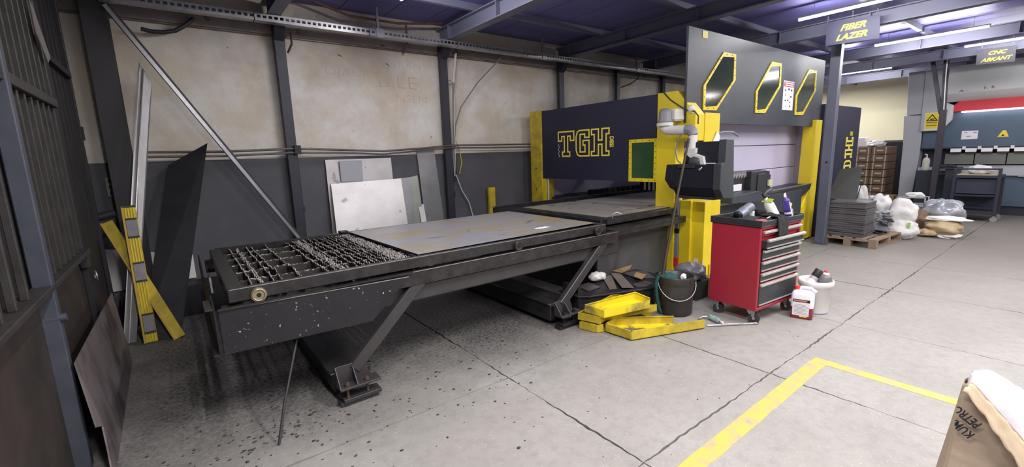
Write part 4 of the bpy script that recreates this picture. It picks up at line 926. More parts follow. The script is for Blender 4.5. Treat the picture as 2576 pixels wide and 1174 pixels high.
ys = [1.7+.2*k for k in range(7)]+[3.36+.155*k for k in range(8)]
for y in ys:
    MB().box((GX-.03, y, 1.065), (GX+.0, y+.028, 2.075)).build('bar', GATB, ga, bev=.003)
    MB().box((GX-.03, y+.02, 2.135), (GX+.0, y+.048, 3.30)).build('bar', GATB, ga, bev=.003)
MB().box((GX-.045, 3.195, .01), (GX+.03, 3.262, 3.35)).build('front_stile', BLUE, ga, bev=.005)
MB().cyl((GX-.02, 3.215, .885), (GX+.055, 3.215, .885), .022, 12).build('hinge_pin', BLUE, ga)
MB().box((GX-.03, 4.44, .93), (GX+.02, 4.54, 1.06)).build('latch_box', GATB, ga, bev=.004)
MB().ring((GX+.025, 4.58, .84), (1, .3, 0), .035, .007, 18, 6).build('pull_ring', STEEL, ga)
MB().sheet([(GX+.03, 4.16, 2.70), (GX+.035, 4.20, 2.66), (GX+.04, 4.42, 2.40), (GX+.03, 4.38, 2.36), (GX+.03, 4.17, 2.50)], .004).build('torn_plate', mat('torn_plate', (.17, .15, .15), .6, 0, (.22, .19, .18), 8, .6), ga)
MB().box((GX-.01, 5.56, 1.90), (GX+.01, 5.60, 2.02)).build('strike', GATE, ga)
lp = MB().sheet([(GX+.13, 2.98, .0), (GX+.10, 4.88, .0), (GX+.045, 4.99, .60), (GX+.045, 3.2, .63), (GX+.085, 3.13, .27), (GX+.10, 3.19, .24), (GX+.115, 3.10, .12)], .008)
tag(lp.build('steel_plate', mat('stained_plate', (.20, .165, .17), .55, .3, (.045, .04, .045), 2.6, .95, .06, 30, stretch=(1, 1, .6), contrast=(.46, .66))), 'stained greyish pink steel plate leaning low against the gate at the far left', 'sheet metal')
# pieces leaning in the corner
TX = Matrix.Identity(3)
def lean(name, label, cat, a0, a1, b1, b0, t, mt_, group=None): 
    return tag(MB().sheet([a0, a1, b1, b0], t).build(name, mt_), label, cat, group)
tp = thing('aluminium_profile', 'tall pale aluminium channel leaning upright in the corner beside the dark column', 'metal profile', (-.5, 5.45, 0))
MB().sheet([(-.585, 5.43, 0), (-.49, 5.41, 0), (-.048, 6.02, 2.50), (-.125, 6.02, 2.68)], .006).build('web', ALU, tp)
for (a_, b_) in (((-.585, 5.43, 0), (-.125, 6.02, 2.68)), ((-.545, 5.425, 0), (-.10, 6.02, 2.62))): MB().bar(V(a_)+V((0, -.012, 0)), V(b_)+V((0, -.012, 0)), .008, .03, (0, 1, 0)).build('flange', STEEL, tp)
lean('black_sheet', 'tall black steel sheet leaning against the wall, cut to a slanted point', 'sheet metal', (-.45, 5.36, 0), (-.145, 5.30, 0), (.352, 6.10, 1.885), (-.03, 6.10, 1.655), .006, mat('black_sheet', (.022, .022, .027), .48, .3, (.045, .042, .048), 2.2, .7, .05, 40, scratch=((.16, .15, .16), 3, .74)))
MB_ = MB().sheet([(-.43, 5.45, 0), (-.40, 5.40, 0), (.03, 6.11, 1.68), (.0, 6.14, 1.60)], .006); tag(MB_.build('steel_sheet', SHEETG), 'grey sheet standing just behind the black pointed sheet', 'sheet metal')
def guard(name, label, a, b, side, wd, pads=True, mt_=YELD):
    a = V(a); b = V(b); d = (b-a).normalized(); sd = V(side).normalized(); sd = (sd-d*sd.dot(d)).normalized(); nn = d.cross(sd); 
    if nn.y > 0: nn = -nn
    t = thing(name, label, 'safety guard', tuple(a), 'yellow light curtain bars in the left corner'); L_ = (b-a).length
    R3 = Matrix((sd, nn, d)).transposed()
    MB().obox((a+b)/2, (wd, .035, L_), R3).build('housing', mt_, t, bev=.004)
    MB().obox((a+b)/2-sd*(wd/2-.008)+nn*.008, (.016, .052, L_), R3).build('edge_strip', mat('amber_edge', (.55, .36, .05), .5), t, bev=.002)
    if pads:
        for q in (-.024, -.004, .016, .036): MB().obox((a+b)/2+sd*q+nn*.020, (.009, .010, L_-.01), R3).build('ridge', YEL, t, bev=.002)
        for f in (.14, .52, .845):
            c = a+d*(L_*f); MB().obox(c+nn*.022+sd*.007, (wd-.022, .012, .16), R3).build('pad', mat('pad_grey', (.26, .25, .26), .5, .2, (.16, .15, .16), 9, .7), t, bev=.002)
            for e in (-.088, .088): MB().obox(c+nn*.024+sd*.007+d*e, (wd-.018, .020, .014), R3).build('clip', BPL, t, bev=.003)
        MB().obox(b+d*.008, (wd+.006, .05, .016), R3).build('end_cap', BPL, t)
    return t
guard('light_curtain', 'ridged yellow bar with grey pads standing upright in the left corner', (-.375, 5.30, 0), (-.385, 5.60, 1.27), (1, 0, 0), .105)
guard('light_curtain', 'plain yellow bar leaning askew behind the ridged yellow bar', (-.155, 5.25, 0), (-.565, 5.68, 1.14), (1, 0, .3), .095, False)
tag(MB().cyl((-.64, 5.69, 1.19), (-.49, 5.69, 1.22), .04, 14).build('black_roll', BPL), 'small black roll resting on top of the leaning yellow bar', 'roll')
lean('white_board', 'long white board standing along the wall behind the leaning sheets', 'board', (-.72, 6.26, .34), (.06, 6.26, .36), (.06, 6.26, .63), (-.72, 6.26, .82), .012, WHT)
tag(MB().box((-.6, 5.95, 0), (.85, 6.24, .34)).build('crate', GATE), 'low dark crate along the wall under the white board', 'crate')
at_ = thing('angle_iron', 'long bright steel angle iron leaning diagonally across the wall', 'angle iron', (1.55, 5.99, 0))
A0, A1 = V((-.31, 5.99, 3.20)), V((1.58, 5.99, .0)); ad_ = (A1-A0).normalized(); an = V((-ad_.z, 0, ad_.x))
MB().prism([A0+an*.012, A1+an*.012, A1-an*.028, A0-an*.028], (0, -.004, 0)).build('bright_leg', STEEL, at_)
MB().prism([A0-an*.028, A1-an*.028, A1-an*.034, A0-an*.034], (0, -.05, 0)).build('dark_leg', BLK, at_)
MB().prism([A0+an*.012, A1+an*.012, A1+an*.030, A0+an*.030], (0, -.012, 0)).build('outer_lip', POST, at_)
so = thing('wall_socket', 'grey triple wall socket beside the dark corner column', 'socket', (-.53, 6.28, 1.45))
MB().box((-.575, 6.262, 1.35), (-.485, 6.287, 1.55)).build('plate', mat('socket_grey', (.30, .28, .25), .5), so, bev=.004)
for k in range(3): MB().cyl((-.53, 6.258, 1.385+k*.065), (-.53, 6.264, 1.385+k*.065), .026, 16).build('outlet', BPL, so)
# leaning sheets behind the table
def wsheet(label, x0, x1, ztop0, ztop1, yb, mt_, xb0=None, xb1=None, t=.004):
    xb0 = x0 if xb0 is None else xb0; xb1 = x1 if xb1 is None else xb1
    return lean('metal_sheet', label, 'sheet metal', (xb0, yb, 0), (xb1, yb, 0), (x1, 6.265-(6.20-yb)*.25, ztop1), (x0, 6.265-(6.20-yb)*.25, ztop0), t, mt_, 'sheets leaning on the wall behind the table')
wsheet('tall pale sheet at the back of the leaning stack, left of the second wall post', 1.63, 2.54, 1.66, 1.66, 6.18, SHEETS, 1.61, 2.54)
wsheet('pale scuffed sheet at the front of the leaning stack, widest in view', 1.66, 2.65, 1.34, 1.36, 5.98, mat('pale_sheet', (.60, .57, .58), .36, .5, (.74, .70, .70), 2.2, .85, .04, 40, speck=(.36, .33, .33), speck_s=6, speck_t=.64), 1.62, 2.66)
wsheet('narrow grey sheet beside the scuffed pale sheet', 2.64, 2.82, 1.36, 1.37, 6.07, SHEETG, 2.66, 2.79)
wsheet('narrow greenish sheet strip left of the tall grey strip', 2.78, 2.93, 1.36, 1.39, 6.13, mat('green_sheet', (.42, .44, .38), .4, .5, (.34, .36, .32), 3, .6), 2.80, 2.99)
wsheet('tall grey steel strip leaning beside the second wall post', 2.95, 3.24, 1.79, 1.80, 6.19, SHEETG, 3.02, 3.36)
wsheet('short white offcut standing at the foot of the tall grey strip', 2.90, 2.985, .95, .95, 6.0, WHT, 2.90, 2.985)
tag(MB().box((1.80, 6.215, 1.36), (2.10, 6.219, 1.64)).build('masking_sheet', mat('faded_sheet', (.48, .49, .52), .5)), 'faded bluish square sheet stuck in front of the tall pale sheet', 'sheet metal')
gd = thing('post_guard', 'small yellow guard bar standing by the wall beyond the table', 'safety guard', (4.24, 6.2, 0))
MB().box((4.175, 6.17, 0), (4.305, 6.24, 1.12)).build('body', YELD, gd, bev=.015)
for x in (4.215, 4.262): MB().box((x-.008, 6.163, .1), (x+.008, 6.172, 1.06)).build('ridge', mat('amber_ridge', (.75, .50, .05), .5), gd)

# ------------------------------------------------------------------ wall services
def pts_y(y, pts): return [(x, y, z) for x, z in pts]
for dz, lab, r_ in ((0.0, 'upper steel pipe running along the wall at the top of the grey dado', .014), (-.05, 'lower steel pipe running along the wall at the top of the grey dado', .012)):
    o = MB().tube(pts_y(6.14, [(-.3, 1.80+dz), (.5, 1.79+dz), (1.23, 1.81+dz), (1.8, 1.785+dz*.7), (2.39, 1.755+dz*.8), (3.0, 1.785+dz*.6), (3.5, 1.82+dz*.7), (4.3, 1.82+dz), (5.2, 1.82+dz)]), r_, 8).build('wall_pipe', PIPE)
    tag(o, lab, 'pipe')
o = MB().box((1.24, 6.11, 1.74), (1.32, 6.169, 1.85)).build('pipe_clamp', BLK, bev=.004); tag(o, 'black clamp holding the wall pipes on the first wall post', 'clamp')
ct = thing('cable_tray', 'perforated galvanised cable tray running along the wall below the ceiling', 'cable tray', (4.5, 5.9, 3.2))
for k in range(8):
    x0 = -.35+k*1.3
    m_ = MB(); n = 22; st = 1.29/n
    # side wall with slots: strips above and below, bridges between
    m_.box((x0, 5.90, 3.275), (x0+1.29, 5.903, 3.295)).box((x0, 5.90, 3.215), (x0+1.29, 5.903, 3.245))
    for q in range(n): m_.box((x0+q*st, 5.90, 3.245), (x0+q*st+.022, 5.903, 3.275))
    m_.box((x0, 5.903, 3.215), (x0+1.29, 6.0, 3.218)).box((x0, 6.0, 3.215), (x0+1.29, 6.003, 3.28))
    m_.build('tray_length', ZINC, ct)
for x in (-.2, 2.36, 5.2, 7.7): MB().box((x, 5.93, 3.218), (x+.03, 5.96, 3.58)).box((x-.03, 5.888, 3.20), (x+.06, 5.898, 3.31)).build('hanger', ZINC, ct)
o = MB().tube([(-.3, 5.99, 3.235), (.6, 5.97, 3.24), (1.5, 5.95, 3.26), (2.6, 5.95, 3.235), (4.4, 5.96, 3.232), (9.5, 5.96, 3.232)], .012, 6).build('cable', RUST); tag(o, 'brown cable lying in the cable tray along the wall', 'cable')
o = MB().tube([(1.25, 5.9, 3.58), (1.63, 6.0, 3.545), (2.04, 6.0, 3.44), (2.68, 6.0, 3.44), (3.36, 6.0, 3.53)], .016, 8).tube([(2.80, 6.0, 3.45), (2.82, 6.05, 3.20), (2.83, 6.23, 3.12)], .014, 8).build('rusty_pipe', RUST); tag(o, 'rusty sagging pipe with a drop leg, under the ceiling above the table', 'pipe')
o = MB().tube(pts_y(6.18, [(-.07, 3.05), (.02, 3.035), (.12, 3.04), (.22, 3.07), (.32, 3.14), (.40, 3.22)]), .022, 10).build('hose', BPL); tag(o, 'short thick black hose hanging from the tray at the upper left', 'hose')
o = MB().tube([(1.36, 6.16, 3.19), (1.36, 6.17, 3.06), (1.31, 6.2, 2.96)], .012, 8).build('hose', BPL); tag(o, 'short black hose curling down beside the first wall post', 'hose')
cv = thing('riser_conduit', 'pale conduit with taped cables running down beside the second wall post', 'conduit', (3.58, 6.2, 2.0))
MB().tube(pts_y(6.2, [(3.68, 3.20), (3.63, 2.90), (3.61, 2.76)]), .020, 10).build('upper_tube', ARM, cv)
MB().tube(pts_y(6.2, [(3.61, 2.78), (3.59, 2.38), (3.57, 2.0), (3.54, 1.7), (3.55, 1.34)]), .015, 8).build('cable_bundle', ARMG, cv)
MB().tube(pts_y(6.17, [(3.60, 2.60), (3.57, 2.2), (3.57, 1.8), (3.53, 1.34)]), .008, 6).build('white_wire', ARM, cv)
MB().tube(pts_y(6.17, [(3.57, 1.9), (3.64, 1.75), (3.67, 1.55), (3.62, 1.38)]), .009, 6).build('yellow_wire', YELD, cv)
MB().tube([(3.56, 6.18, 1.36), (3.66, 6.2, 1.12), (3.80, 6.22, .90), (3.88, 6.22, .6)], .010, 6).build('grey_hose', ARM, cv)
MB().ring((3.55, 6.19, 2.76), (0, 1, 0), .03, .007, 16, 5).build('eye', STEEL, cv)
MB().box((3.53, 6.20, 1.28), (3.59, 6.24, 1.42)).build('junction', BPL, cv, bev=.004)
o = MB().tube([(4.47, 6.12, 3.19), (4.05, 6.18, 2.80), (3.72, 6.2, 2.40), (3.60, 6.2, 2.10), (3.585, 6.2, 1.9)], .010, 6).build('cable', ARMG); tag(o, 'grey cable slanting from the cable tray to the conduit', 'cable')
o = MB().tube([(7.55, 6.2, 2.93), (7.75, 6.12, 3.0), (7.85, 6.0, 3.10), (7.8, 5.96, 3.225)], .012, 6).build('cable', BPL); tag(o, 'black cable loop hanging by the fourth wall post', 'cable')
o = MB().box((3.54, 6.255, 1.02), (3.575, 6.288, 1.10)).build('wall_switch', BPL); tag(o, 'small black switch low on the wall beside the second post', 'switch')
o = MB().box((1.275, 6.165, 1.0), (1.30, 6.169, 1.08)).build('wall_switch', BPL); tag(o, 'small black switch plate low on the first wall post', 'switch')
ptc = MB().prism([(1.4, 6.297, 3.37), (3.36, 6.297, 3.37), (3.36, 6.297, 3.53), (3.28, 6.297, 3.50), (3.2, 6.297, 3.53), (2.5, 6.297, 3.49), (2.1, 6.297, 3.52), (1.5, 6.297, 3.53)], (0, .002, 0)).build('plaster_patch', mat('patch_plaster', (.50, .45, .42), .8, 0, (.36, .31, .28), 6, .8), wall_back)

# ================================================================== TUBE LIGHTS
def tube_light(label, x, y0, y1, z, power, lit=True):
    t = thing('tube_light', label, 'light', (x, (y0+y1)/2, z), 'LED tubes under the ceiling')
    MB().box((x-.018, y0, z+.012), (x+.018, y1, z+.035)).build('housing', WHT, t, bev=.003)
    MB().tube([(x, y0+.01, z), (x, y1-.01, z)], .017, 12).build('diffuser', TUBE, t)
    for y in (y0+.004, y1-.016): MB().cyl((x, y, z), (x, y+.012, z), .0185, 12).build('end_cap', WHT, t)
    for y in (y0+.2, y1-.2): MB().tube([(x, y, z+.035), (x, y, 3.585)], .003, 5).build('hanger', ZINC, t)
    return t
tube_light('LED tube above the hanging yellow lettered sign, cut by the top edge', 7.38, 1.40, 2.90, 3.40, 62)
tube_light('longest lit LED tube right of the yellow lettered sign', 10.58, 1.36, 2.84, 3.40, 62)
tube_light('LED tube at the right edge above the far dark sign', 12.4, .50, 1.92, 3.40, 62)
tube_light('LED tube before the cream end wall, lowest in the photo', 14.7, 3.52, 4.70, 3.49, 55)
tube_light('partly hidden LED tube behind the steel column, above the cabinet', 11.5, 3.34, 3.94, 3.43, 40)
tube_light('LED tube above the cutting table, only its end in view', 2.29, 3.45, 5.0, 3.40, 62)

# ================================================================== HANGING SIGNS
SGN = mat('sign_navy', (.050, .052, .105), .45, 0, (.06, .062, .12), 2, .5)
def chain(p0, p1, parent):
    m_ = MB(); n = max(3, int((V(p1)-V(p0)).length/.032))
    for k in range(n): m_.ring(V(p0).lerp(V(p1), (k+.5)/n), (1, 0, 0) if k % 2 else (0, 1, 0), .011, .0032, 10, 4)
    return tag(m_.build('chain', ZINC, parent), kind='stuff')
sg = thing('hanging_sign', 'navy sign with yellow letters FIBER LAZER hanging on chains by the steel column', 'sign', (8.2, 2.48, 3.1))
MB().prism([(8.16, 2.795, 3.118), (8.16, 2.14, 3.09), (8.16, 2.155, 3.41), (8.16, 2.80, 3.45)], (.006, 0, 0)).build('board', SGN, sg)
text('lettering', 'FIBER', .115, YLET, sg, (8.158, 2.47, 3.325), (0, -1, 0), (0, 0, 1), .003, shear=.35, offset=.004, stretch=1.12)
text('lettering', 'LAZER', .115, YLET, sg, (8.158, 2.48, 3.195), (0, -1, 0), (0, 0, 1), .003, shear=.35, offset=.004, stretch=1.12)
for y, z in ((2.79, 3.44), (2.48, 3.42), (2.19, 3.40)): chain((8.163, y, z), (8.163, y, 3.585), sg)
sg = thing('hanging_sign', 'far dark sign with yellow letters CNC ABKANT before the press brake', 'sign', (13, 1.55, 3.07))
MB().prism([(12.98, 1.80, 3.10), (12.98, 1.28, 3.075), (12.98, 1.29, 3.37), (12.98, 1.81, 3.385)], (.006, 0, 0)).build('board', mat('sign_grey', (.03, .03, .042), .5), sg)
text('lettering', 'CNC', .095, YELD, sg, (12.978, 1.54, 3.285), (0, -1, 0), (0, 0, 1), .003, shear=.35, offset=.003, stretch=1.15)
text('lettering', 'ABKANT', .095, YELD, sg, (12.978, 1.54, 3.165), (0, -1, 0), (0, 0, 1), .003, shear=.35, offset=.003, stretch=1.05)
for y in (1.75, 1.34): chain((12.98, y, 3.375), (12.98, y, 3.585), sg)

# ================================================================== STEEL COLUMNS in the hall
sc = thing('steel_column', 'bluish grey box column beside the laser machine, under the lettered sign', 'column', (8.56, 2.76, 0))
MB().box((8.50, 2.69, .012), (8.62, 2.83, 3.30)).build('shaft', COLM, sc, bev=.006)
MB().box((8.46, 2.65, 0), (8.66, 2.87, .012)).build('base_plate', COLM, sc)
MB().cyl((8.497, 2.755, 1.36), (8.502, 2.755, 1.36), .018, 14).build('hole', BOLT, sc)
yc = thing('brace_column', 'dark column forking into two braces before the press brake', 'column', (13.5, 2.27, 0))
DKC = mat('dark_column_far', (.042, .038, .05), .5, .1, (.06, .055, .065), 3, .6)
MB().box((13.45, 2.215, 0), (13.55, 2.325, 2.30)).build('shaft', DKC, yc, bev=.005)
MB().bar((13.5, 2.31, 2.22), (13.5, 2.60, 3.60), .07, .07, (1, 0, 0)).build('brace', DKC, yc, bev=.004)
MB().bar((13.5, 2.27, 2.22), (13.5, 2.345, 3.60), .08, .09, (1, 0, 0)).build('brace', DKC, yc, bev=.004)
MB().tube([(13.44, 2.26, 2.3), (13.44, 2.30, 3.0), (13.44, 2.31, 3.55)], .012, 6).build('conduit', ARM, yc)

# ================================================================== PRESS BRAKE
pr = thing('press_brake', 'large grey and blue press brake with a red band at the right', 'press brake', (15, 1, 0))
PX = 14.3
MB().prism([(PX, 3.11, 3.26), (PX, 3.05, 2.27), (PX, 2.78, 2.27), (PX, 2.80, 3.26)], (1.6, 0, 0)).build('upper_frame', PGREY, pr, bev=.01)
MB().prism([(PX, 3.10, 2.255), (PX, 3.06, 1.6), (PX, 3.04, .36), (PX, 3.12, .15), (PX, 3.12, 0), (PX, 2.79, 0), (PX, 2.79, .17), (PX, 2.73, 1.32), (PX, 2.74, 1.85), (PX, 2.78, 2.255)], (1.6, 0, 0)).build('side_frame', PGREY, pr, bev=.01)
MB().prism([(PX-.05, 2.79, 3.25), (PX-.05, 2.765, 1.87), (PX-.05, 2.40, 1.87), (PX-.05, 2.24, 2.11), (PX-.05, 2.24, 2.42), (PX-.05, 2.39, 2.51), (PX-.05, 2.39, 3.25)], (.6, 0, 0)).build('side_hood', PGREY, pr, bev=.006)
MB().prism([(PX-.06, 2.405, 1.86), (PX-.06, 2.235, 2.10), (PX-.06, 2.235, 2.42), (PX-.06, 2.42, 2.50)], (.05, 0, 0)).build('hood_corner', PWHT, pr)
for k, (y0, y1) in enumerate(((2.38, -1.5),)):
    MB().prism([(PX-.10, y0, 3.27), (PX-.10, y0, 2.67), (PX+.05, y0, 2.50), (PX+.3, y0, 2.50), (PX+.3, y0, 3.27)], (0, y1-y0, 0)).build('top_hood', PWHT, pr, bev=.006)
MB().prism([(PX-.02, 2.16, 2.50), (PX-.02, 2.24, 2.42), (PX-.02, 2.24, 2.28), (PX-.02, -1.5, 2.28), (PX-.02, -1.5, 2.50)], (.25, 0, 0)).build('red_band', PRED, pr)
MB().box((PX-.025, -1.5, 2.245), (PX+.0, 2.10, 2.275)).build('light_strip', LED, pr)
MB().box((PX+.05, -1.5, 1.48), (PX+.30, 2.72, 2.28)).build('ram', PBLU, pr, bev=.004)
MB().box((PX-.0, -1.5, 1.455), (PX+.2, 2.72, 1.485)).build('clamp_rail', PDRK, pr)
for k in range(13):
    y = 2.11-k*.245
    MB().prism([(PX-.01, y+.09, 1.455), (PX-.01, y-.09, 1.455), (PX-.03, y-.085, 1.375), (PX-.03, y+.085, 1.375)], (.1, 0, 0)).build('tool_clamp', WHT, pr)
    MB().box((PX-.02, y-.155, 1.43), (PX+.0, y-.10, 1.50)).build('clamp_tag', WHT, pr)
    MB().box((PX+.0, y-.09, 1.34), (PX+.1, y+.09, 1.372)).build('tool_holder', PDRK, pr)
for k in range(7):
    y = 2.05-k*.49
    MB().prism([(PX+.06, y+.235, 1.34), (PX+.06, y-.235, 1.34), (PX+.06, y-.235, 1.10), (PX+.06, y+.235, 1.10)], (.02, 0, 0)).build('punch', mat('punch_steel', (.20, .21, .19), .4, .5) if k == 0 else bpy.data.materials['punch_steel'], pr)
MB().box((PX+.02, -1.5, 1.03), (PX+.2, 2.4, 1.075)).build('die_rail', STEEL, pr)
MB().box((PX-.05, -1.5, .86), (PX+.25, 2.72, 1.03)).build('bench_top', PGREY, pr, bev=.004)
MB().box((PX-.06, -1.5, .84), (PX-.04, 1.10, .87)).build('bench_edge', STEEL, pr)
MB().box((PX+.02, -1.5, .20), (PX+.25, 2.72, .86)).build('lower_beam', PBLU, pr)
MB().box((PX+.08, -1.5, 0), (PX+.25, 2.72, .20)).build('plinth', PDRK, pr)
MB().box((PX+.3, -1.5, .0), (PX+1.5, 2.72, 2.6)).build('machine_back', PDRK, pr)
wsn = MB().box((PX-.054, 2.45, 1.92), (PX-.051, 2.69, 2.28)).build('warning_sign', WARN, pr)
wsb = MB().box((PX-.053, 2.44, 1.89), (PX-.0505, 2.70, 2.29)).build('sign_border', PAPER, pr)
outline([(0, 0), (1, 0), (.5, 1)], (PX-.0545, 2.68, 2.10), V((0, -1, 0)), V((0, 0, 1)), .21, .16, .018, .002 if V((0, -1, 0)).cross(V((0, 0, 1))).x < 0 else -.002, 'warning_triangle', INK, pr)
MB().box((PX-.056, 2.535, 2.13), (PX-.0545, 2.61, 2.155)).build('hand_symbol', INK, pr)
text('sign_text', 'DIKKAT', .05, INK, pr, (PX-.056, 2.57, 2.045), (0, -1, 0), (0, 0, 1), .001, offset=.002) if False else None
for z in (2.05, 1.985): MB().box((PX-.056, 2.48, z), (PX-.0545, 2.665, z+.03)).build('sign_text', mat('sign_text_olive', (.30, .23, .03), .6) if z > 2.0 else bpy.data.materials['sign_text_olive'], pr)
MB().box((PX+.044, 1.80, 1.655), (PX+.05, 2.06, 1.84)).build('data_plate', PAPER, pr)
for (y, z, w_) in ((2.02, 1.79, .05), (1.98, 1.71, .07), (1.88, 1.79, .06)): MB().box((PX+.0425, y-w_, z), (PX+.044, y, z+.02)).build('plate_print', ARMG, pr)
MB().prism([(PX+.047, 1.50, 1.68), (PX+.047, 1.33, 1.68), (PX+.047, 1.385, 1.82), (PX+.047, 1.43, 1.82)], (.003, 0, 0)).build('warning_triangle', WARN, pr)
MB().prism([(PX+.0455, 1.445, 1.70), (PX+.0455, 1.395, 1.70), (PX+.0455, 1.42, 1.745)], (.0015, 0, 0)).build('warning_symbol', INK, pr)
text('model_mark', 'A -', .075, INK, pr, (PX-.102, 2.10, 2.71), (0, -1, 0), (0, 0, 1), .002, stretch=1.6)
text('model_mark', '1. 5', .075, INK, pr, (PX-.102, 1.72, 2.735), (0, -1, 0), (0, 0, 1), .002, stretch=1.6)
# ================================================================== TROLLEYS before the press
tr = thing('trolley', 'dark two shelf trolley with a raised rail, before the press brake', 'trolley', (13.2, 1.55, 0))
for (x, y) in ((13.0, 1.88), (13.0, 1.24), (13.55, 1.88), (13.55, 1.24)):
    MB().box((x-.025, y-.025, .12), (x+.025, y+.025, 1.07 if x < 13.2 else .93)).build('leg', PDRK, tr, bev=.003)
    w_ = MB().cyl((x-.015, y, .05), (x+.015, y, .05), .05, 18).build('castor', mat('castor_grey', (.3, .3, .31), .5), tr); MB().box((x-.02, y-.015, .05), (x+.02, y+.015, .12)).build('fork', ZINC, w_)
MB().box((12.98, 1.22, .87), (13.57, 1.90, .93)).build('top_shelf', PDRK, tr, bev=.004)
MB().box((12.99, 1.27, .93), (13.55, 1.86, .945)).build('top_board', mat('board_tan', (.46, .38, .26), .7), tr)
MB().box((12.985, 1.22, 1.04), (13.015, 1.90, 1.07)).build('rail', PDRK, tr, bev=.003)
MB().box((13.05, 1.27, .55), (13.56, 1.85, .85)).build('drawer_unit', mat('trolley_panel', (.035, .042, .075), .5), tr)
MB().box((12.99, 1.25, .50), (13.56, 1.87, .53)).build('middle_shelf', PDRK, tr, bev=.003)
MB().box((12.99, 1.22, .14), (13.56, 1.90, .20)).build('bottom_shelf', PDRK, tr, bev=.003)
MB().box((13.52, 1.27, .2), (13.55, 1.85, .5)).build('back_panel', bpy.data.materials['trolley_panel'], tr)
o = MB().blob((13.25, 1.55, 1.03), (.16, .19, .10), 71, .3, 1.8, 4, .947).build('plastic_bag', WBAG); tag(o, 'white plastic bag lying on the two shelf trolley', 'bag')
t2 = thing('work_stand', 'dark narrow work stand between the forked column and the trolley', 'stand', (13.9, 2.2, 0))
MB().box((13.66, 1.95, 0), (14.15, 2.14, 1.02)).box((13.66, 2.36, 0), (14.15, 2.62, .98)).build('body', PDRK, t2, bev=.005)
MB().box((13.62, 1.93, 1.02), (14.18, 2.36, 1.05)).build('top', PDRK, t2, bev=.004)
for k in range(4): MB().blob((13.8, 2.02+k*.07, 1.075), (.05, .04, .03), 80+k, .4, 2, 2, 1.051).build('tool', BPL, t2)
sb2 = thing('soap_bottle', 'pale pump bottle on the stand left of the forked column', 'bottle', (13.8, 2.5, .98))
MB().lathe((13.8, 2.50, .982), [(0, 0), (.062, 0), (.065, .02), (.065, .22), (.05, .27), (.02, .29)], 20).build('body', mat('soap_pale', (.66, .66, .56), .4), sb2)
MB().tube([(13.8, 2.50, 1.27), (13.8, 2.50, 1.34), (13.77, 2.53, 1.345)], .014, 8).build('pump', WHT, sb2)

# ================================================================== BACKGROUND GOODS
ORD = ['first', 'second', 'third', 'fourth', 'fifth', 'sixth', 'seventh', 'eighth', 'ninth', 'tenth', 'eleventh', 'twelfth', 'thirteenth', 'fourteenth', 'fifteenth', 'sixteenth', 'seventeenth']
def carton_proto(sz):
    t = thing('carton', 'brown printed carton in the tall stack by the press brake', 'box', (0, 0, -20), 'cartons stacked by the press brake')
    a, b, c = sz
    MB().box((-a/2, -b/2, -20), (a/2, b/2, -20+c)).build('box', CARDB, t, bev=.004)
    for q in (-.12, .12): MB().box((-a/2-.002, q-.012, -20+.0), (-a/2, q+.012, -20+c)).build('strap', mat('strap_cream', (.62, .55, .40), .6) if 'strap_cream' not in bpy.data.materials else bpy.data.materials['strap_cream'], t)
    MB().box((-a/2-.003, -.07, -20+c*.42), (-a/2-.0005, .07, -20+c*.62)).build('label', mat('label_cream', (.62, .58, .50), .6), t)
    return t
cpr = carton_proto((.38, .36, .185)); used = False
PALLETS = []
def pallet(label, cx, cy, lx, ly, rz=0):
    t = thing('wooden_pallet', label, 'pallet', (cx, cy, 0)); c_, s_ = math.cos(rz), math.sin(rz)
    def bb(x0, x1, y0, y1, z0, z1, nm):
        m_ = MB(); P_ = lambda x, y, z: (cx+x*c_-y*s_, cy+x*s_+y*c_, z)
        m_.add([P_(x0,y0,z0),P_(x1,y0,z0),P_(x1,y1,z0),P_(x0,y1,z0),P_(x0,y0,z1),P_(x1,y0,z1),P_(x1,y1,z1),P_(x0,y1,z1)], [(0,3,2,1),(4,5,6,7),(0,1,5,4),(1,2,6,5),(2,3,7,6),(3,0,4,7)]); m_.build(nm, WOOD, t)
    for k in range(5): y0 = -ly/2+k*(ly-.11)/4; bb(-lx/2, lx/2, y0, y0+.11, .122, .144, 'deck_board')
    for x in (-lx/2, -.05, lx/2-.1): bb(x, x+.1, -ly/2, ly/2, .10, .1215, 'stringer_board')
    for x in (-lx/2, -.05, lx/2-.1):
        for y in (-ly/2, -.05, ly/2-.1): bb(x, x+.1, y, y+.1, .02, .0995, 'block')
    for y in (-ly/2, -.05, ly/2-.1): bb(-lx/2, lx/2, y, y+.1, 0, .0195, 'runner_board')
    return t
pallet('wooden pallet under the tall stack of brown cartons', 15.35, 3.83, .85, .82)
rows = 7; cnt = 0
for lv in range(7):
    for i in range(2):
        for j in range(2):
            x = 15.16+j*.385; y = 4.02-i*.37; z = .146+lv*.2
            if lv == 6 and j == 1 and i == 0: continue
            lab = 'brown carton, %s of the %s layer from the top of the tall stack' % (('front left', 'back left', 'front right', 'back right')[i*2+j], ORD[6-lv] if lv < 6 else 'top')
            if lv == 6: lab = lab.replace('top layer from the top', 'topmost layer')
            if not used: o = cpr; o.location = (x, y, z); o['label'] = lab; used = True
            else: o = dup(cpr, (x, y, z), 0, lab)
            cnt += 1
hm = thing('white_canister', 'white rounded canister standing high behind the carton stack', 'canister', (15.75, 4.25, 1.34))
MB().box((15.6, 4.1, 0), (15.95, 4.4, 1.53)).build('stand', PDRK, hm)
MB().prism([(15.6, 4.36, 1.53), (15.6, 4.12, 1.53), (15.6, 4.12, 1.68), (15.6, 4.18, 1.81), (15.6, 4.33, 1.81), (15.6, 4.36, 1.75)], (.3, 0, 0)).build('body', WHT, hm, bev=.02)
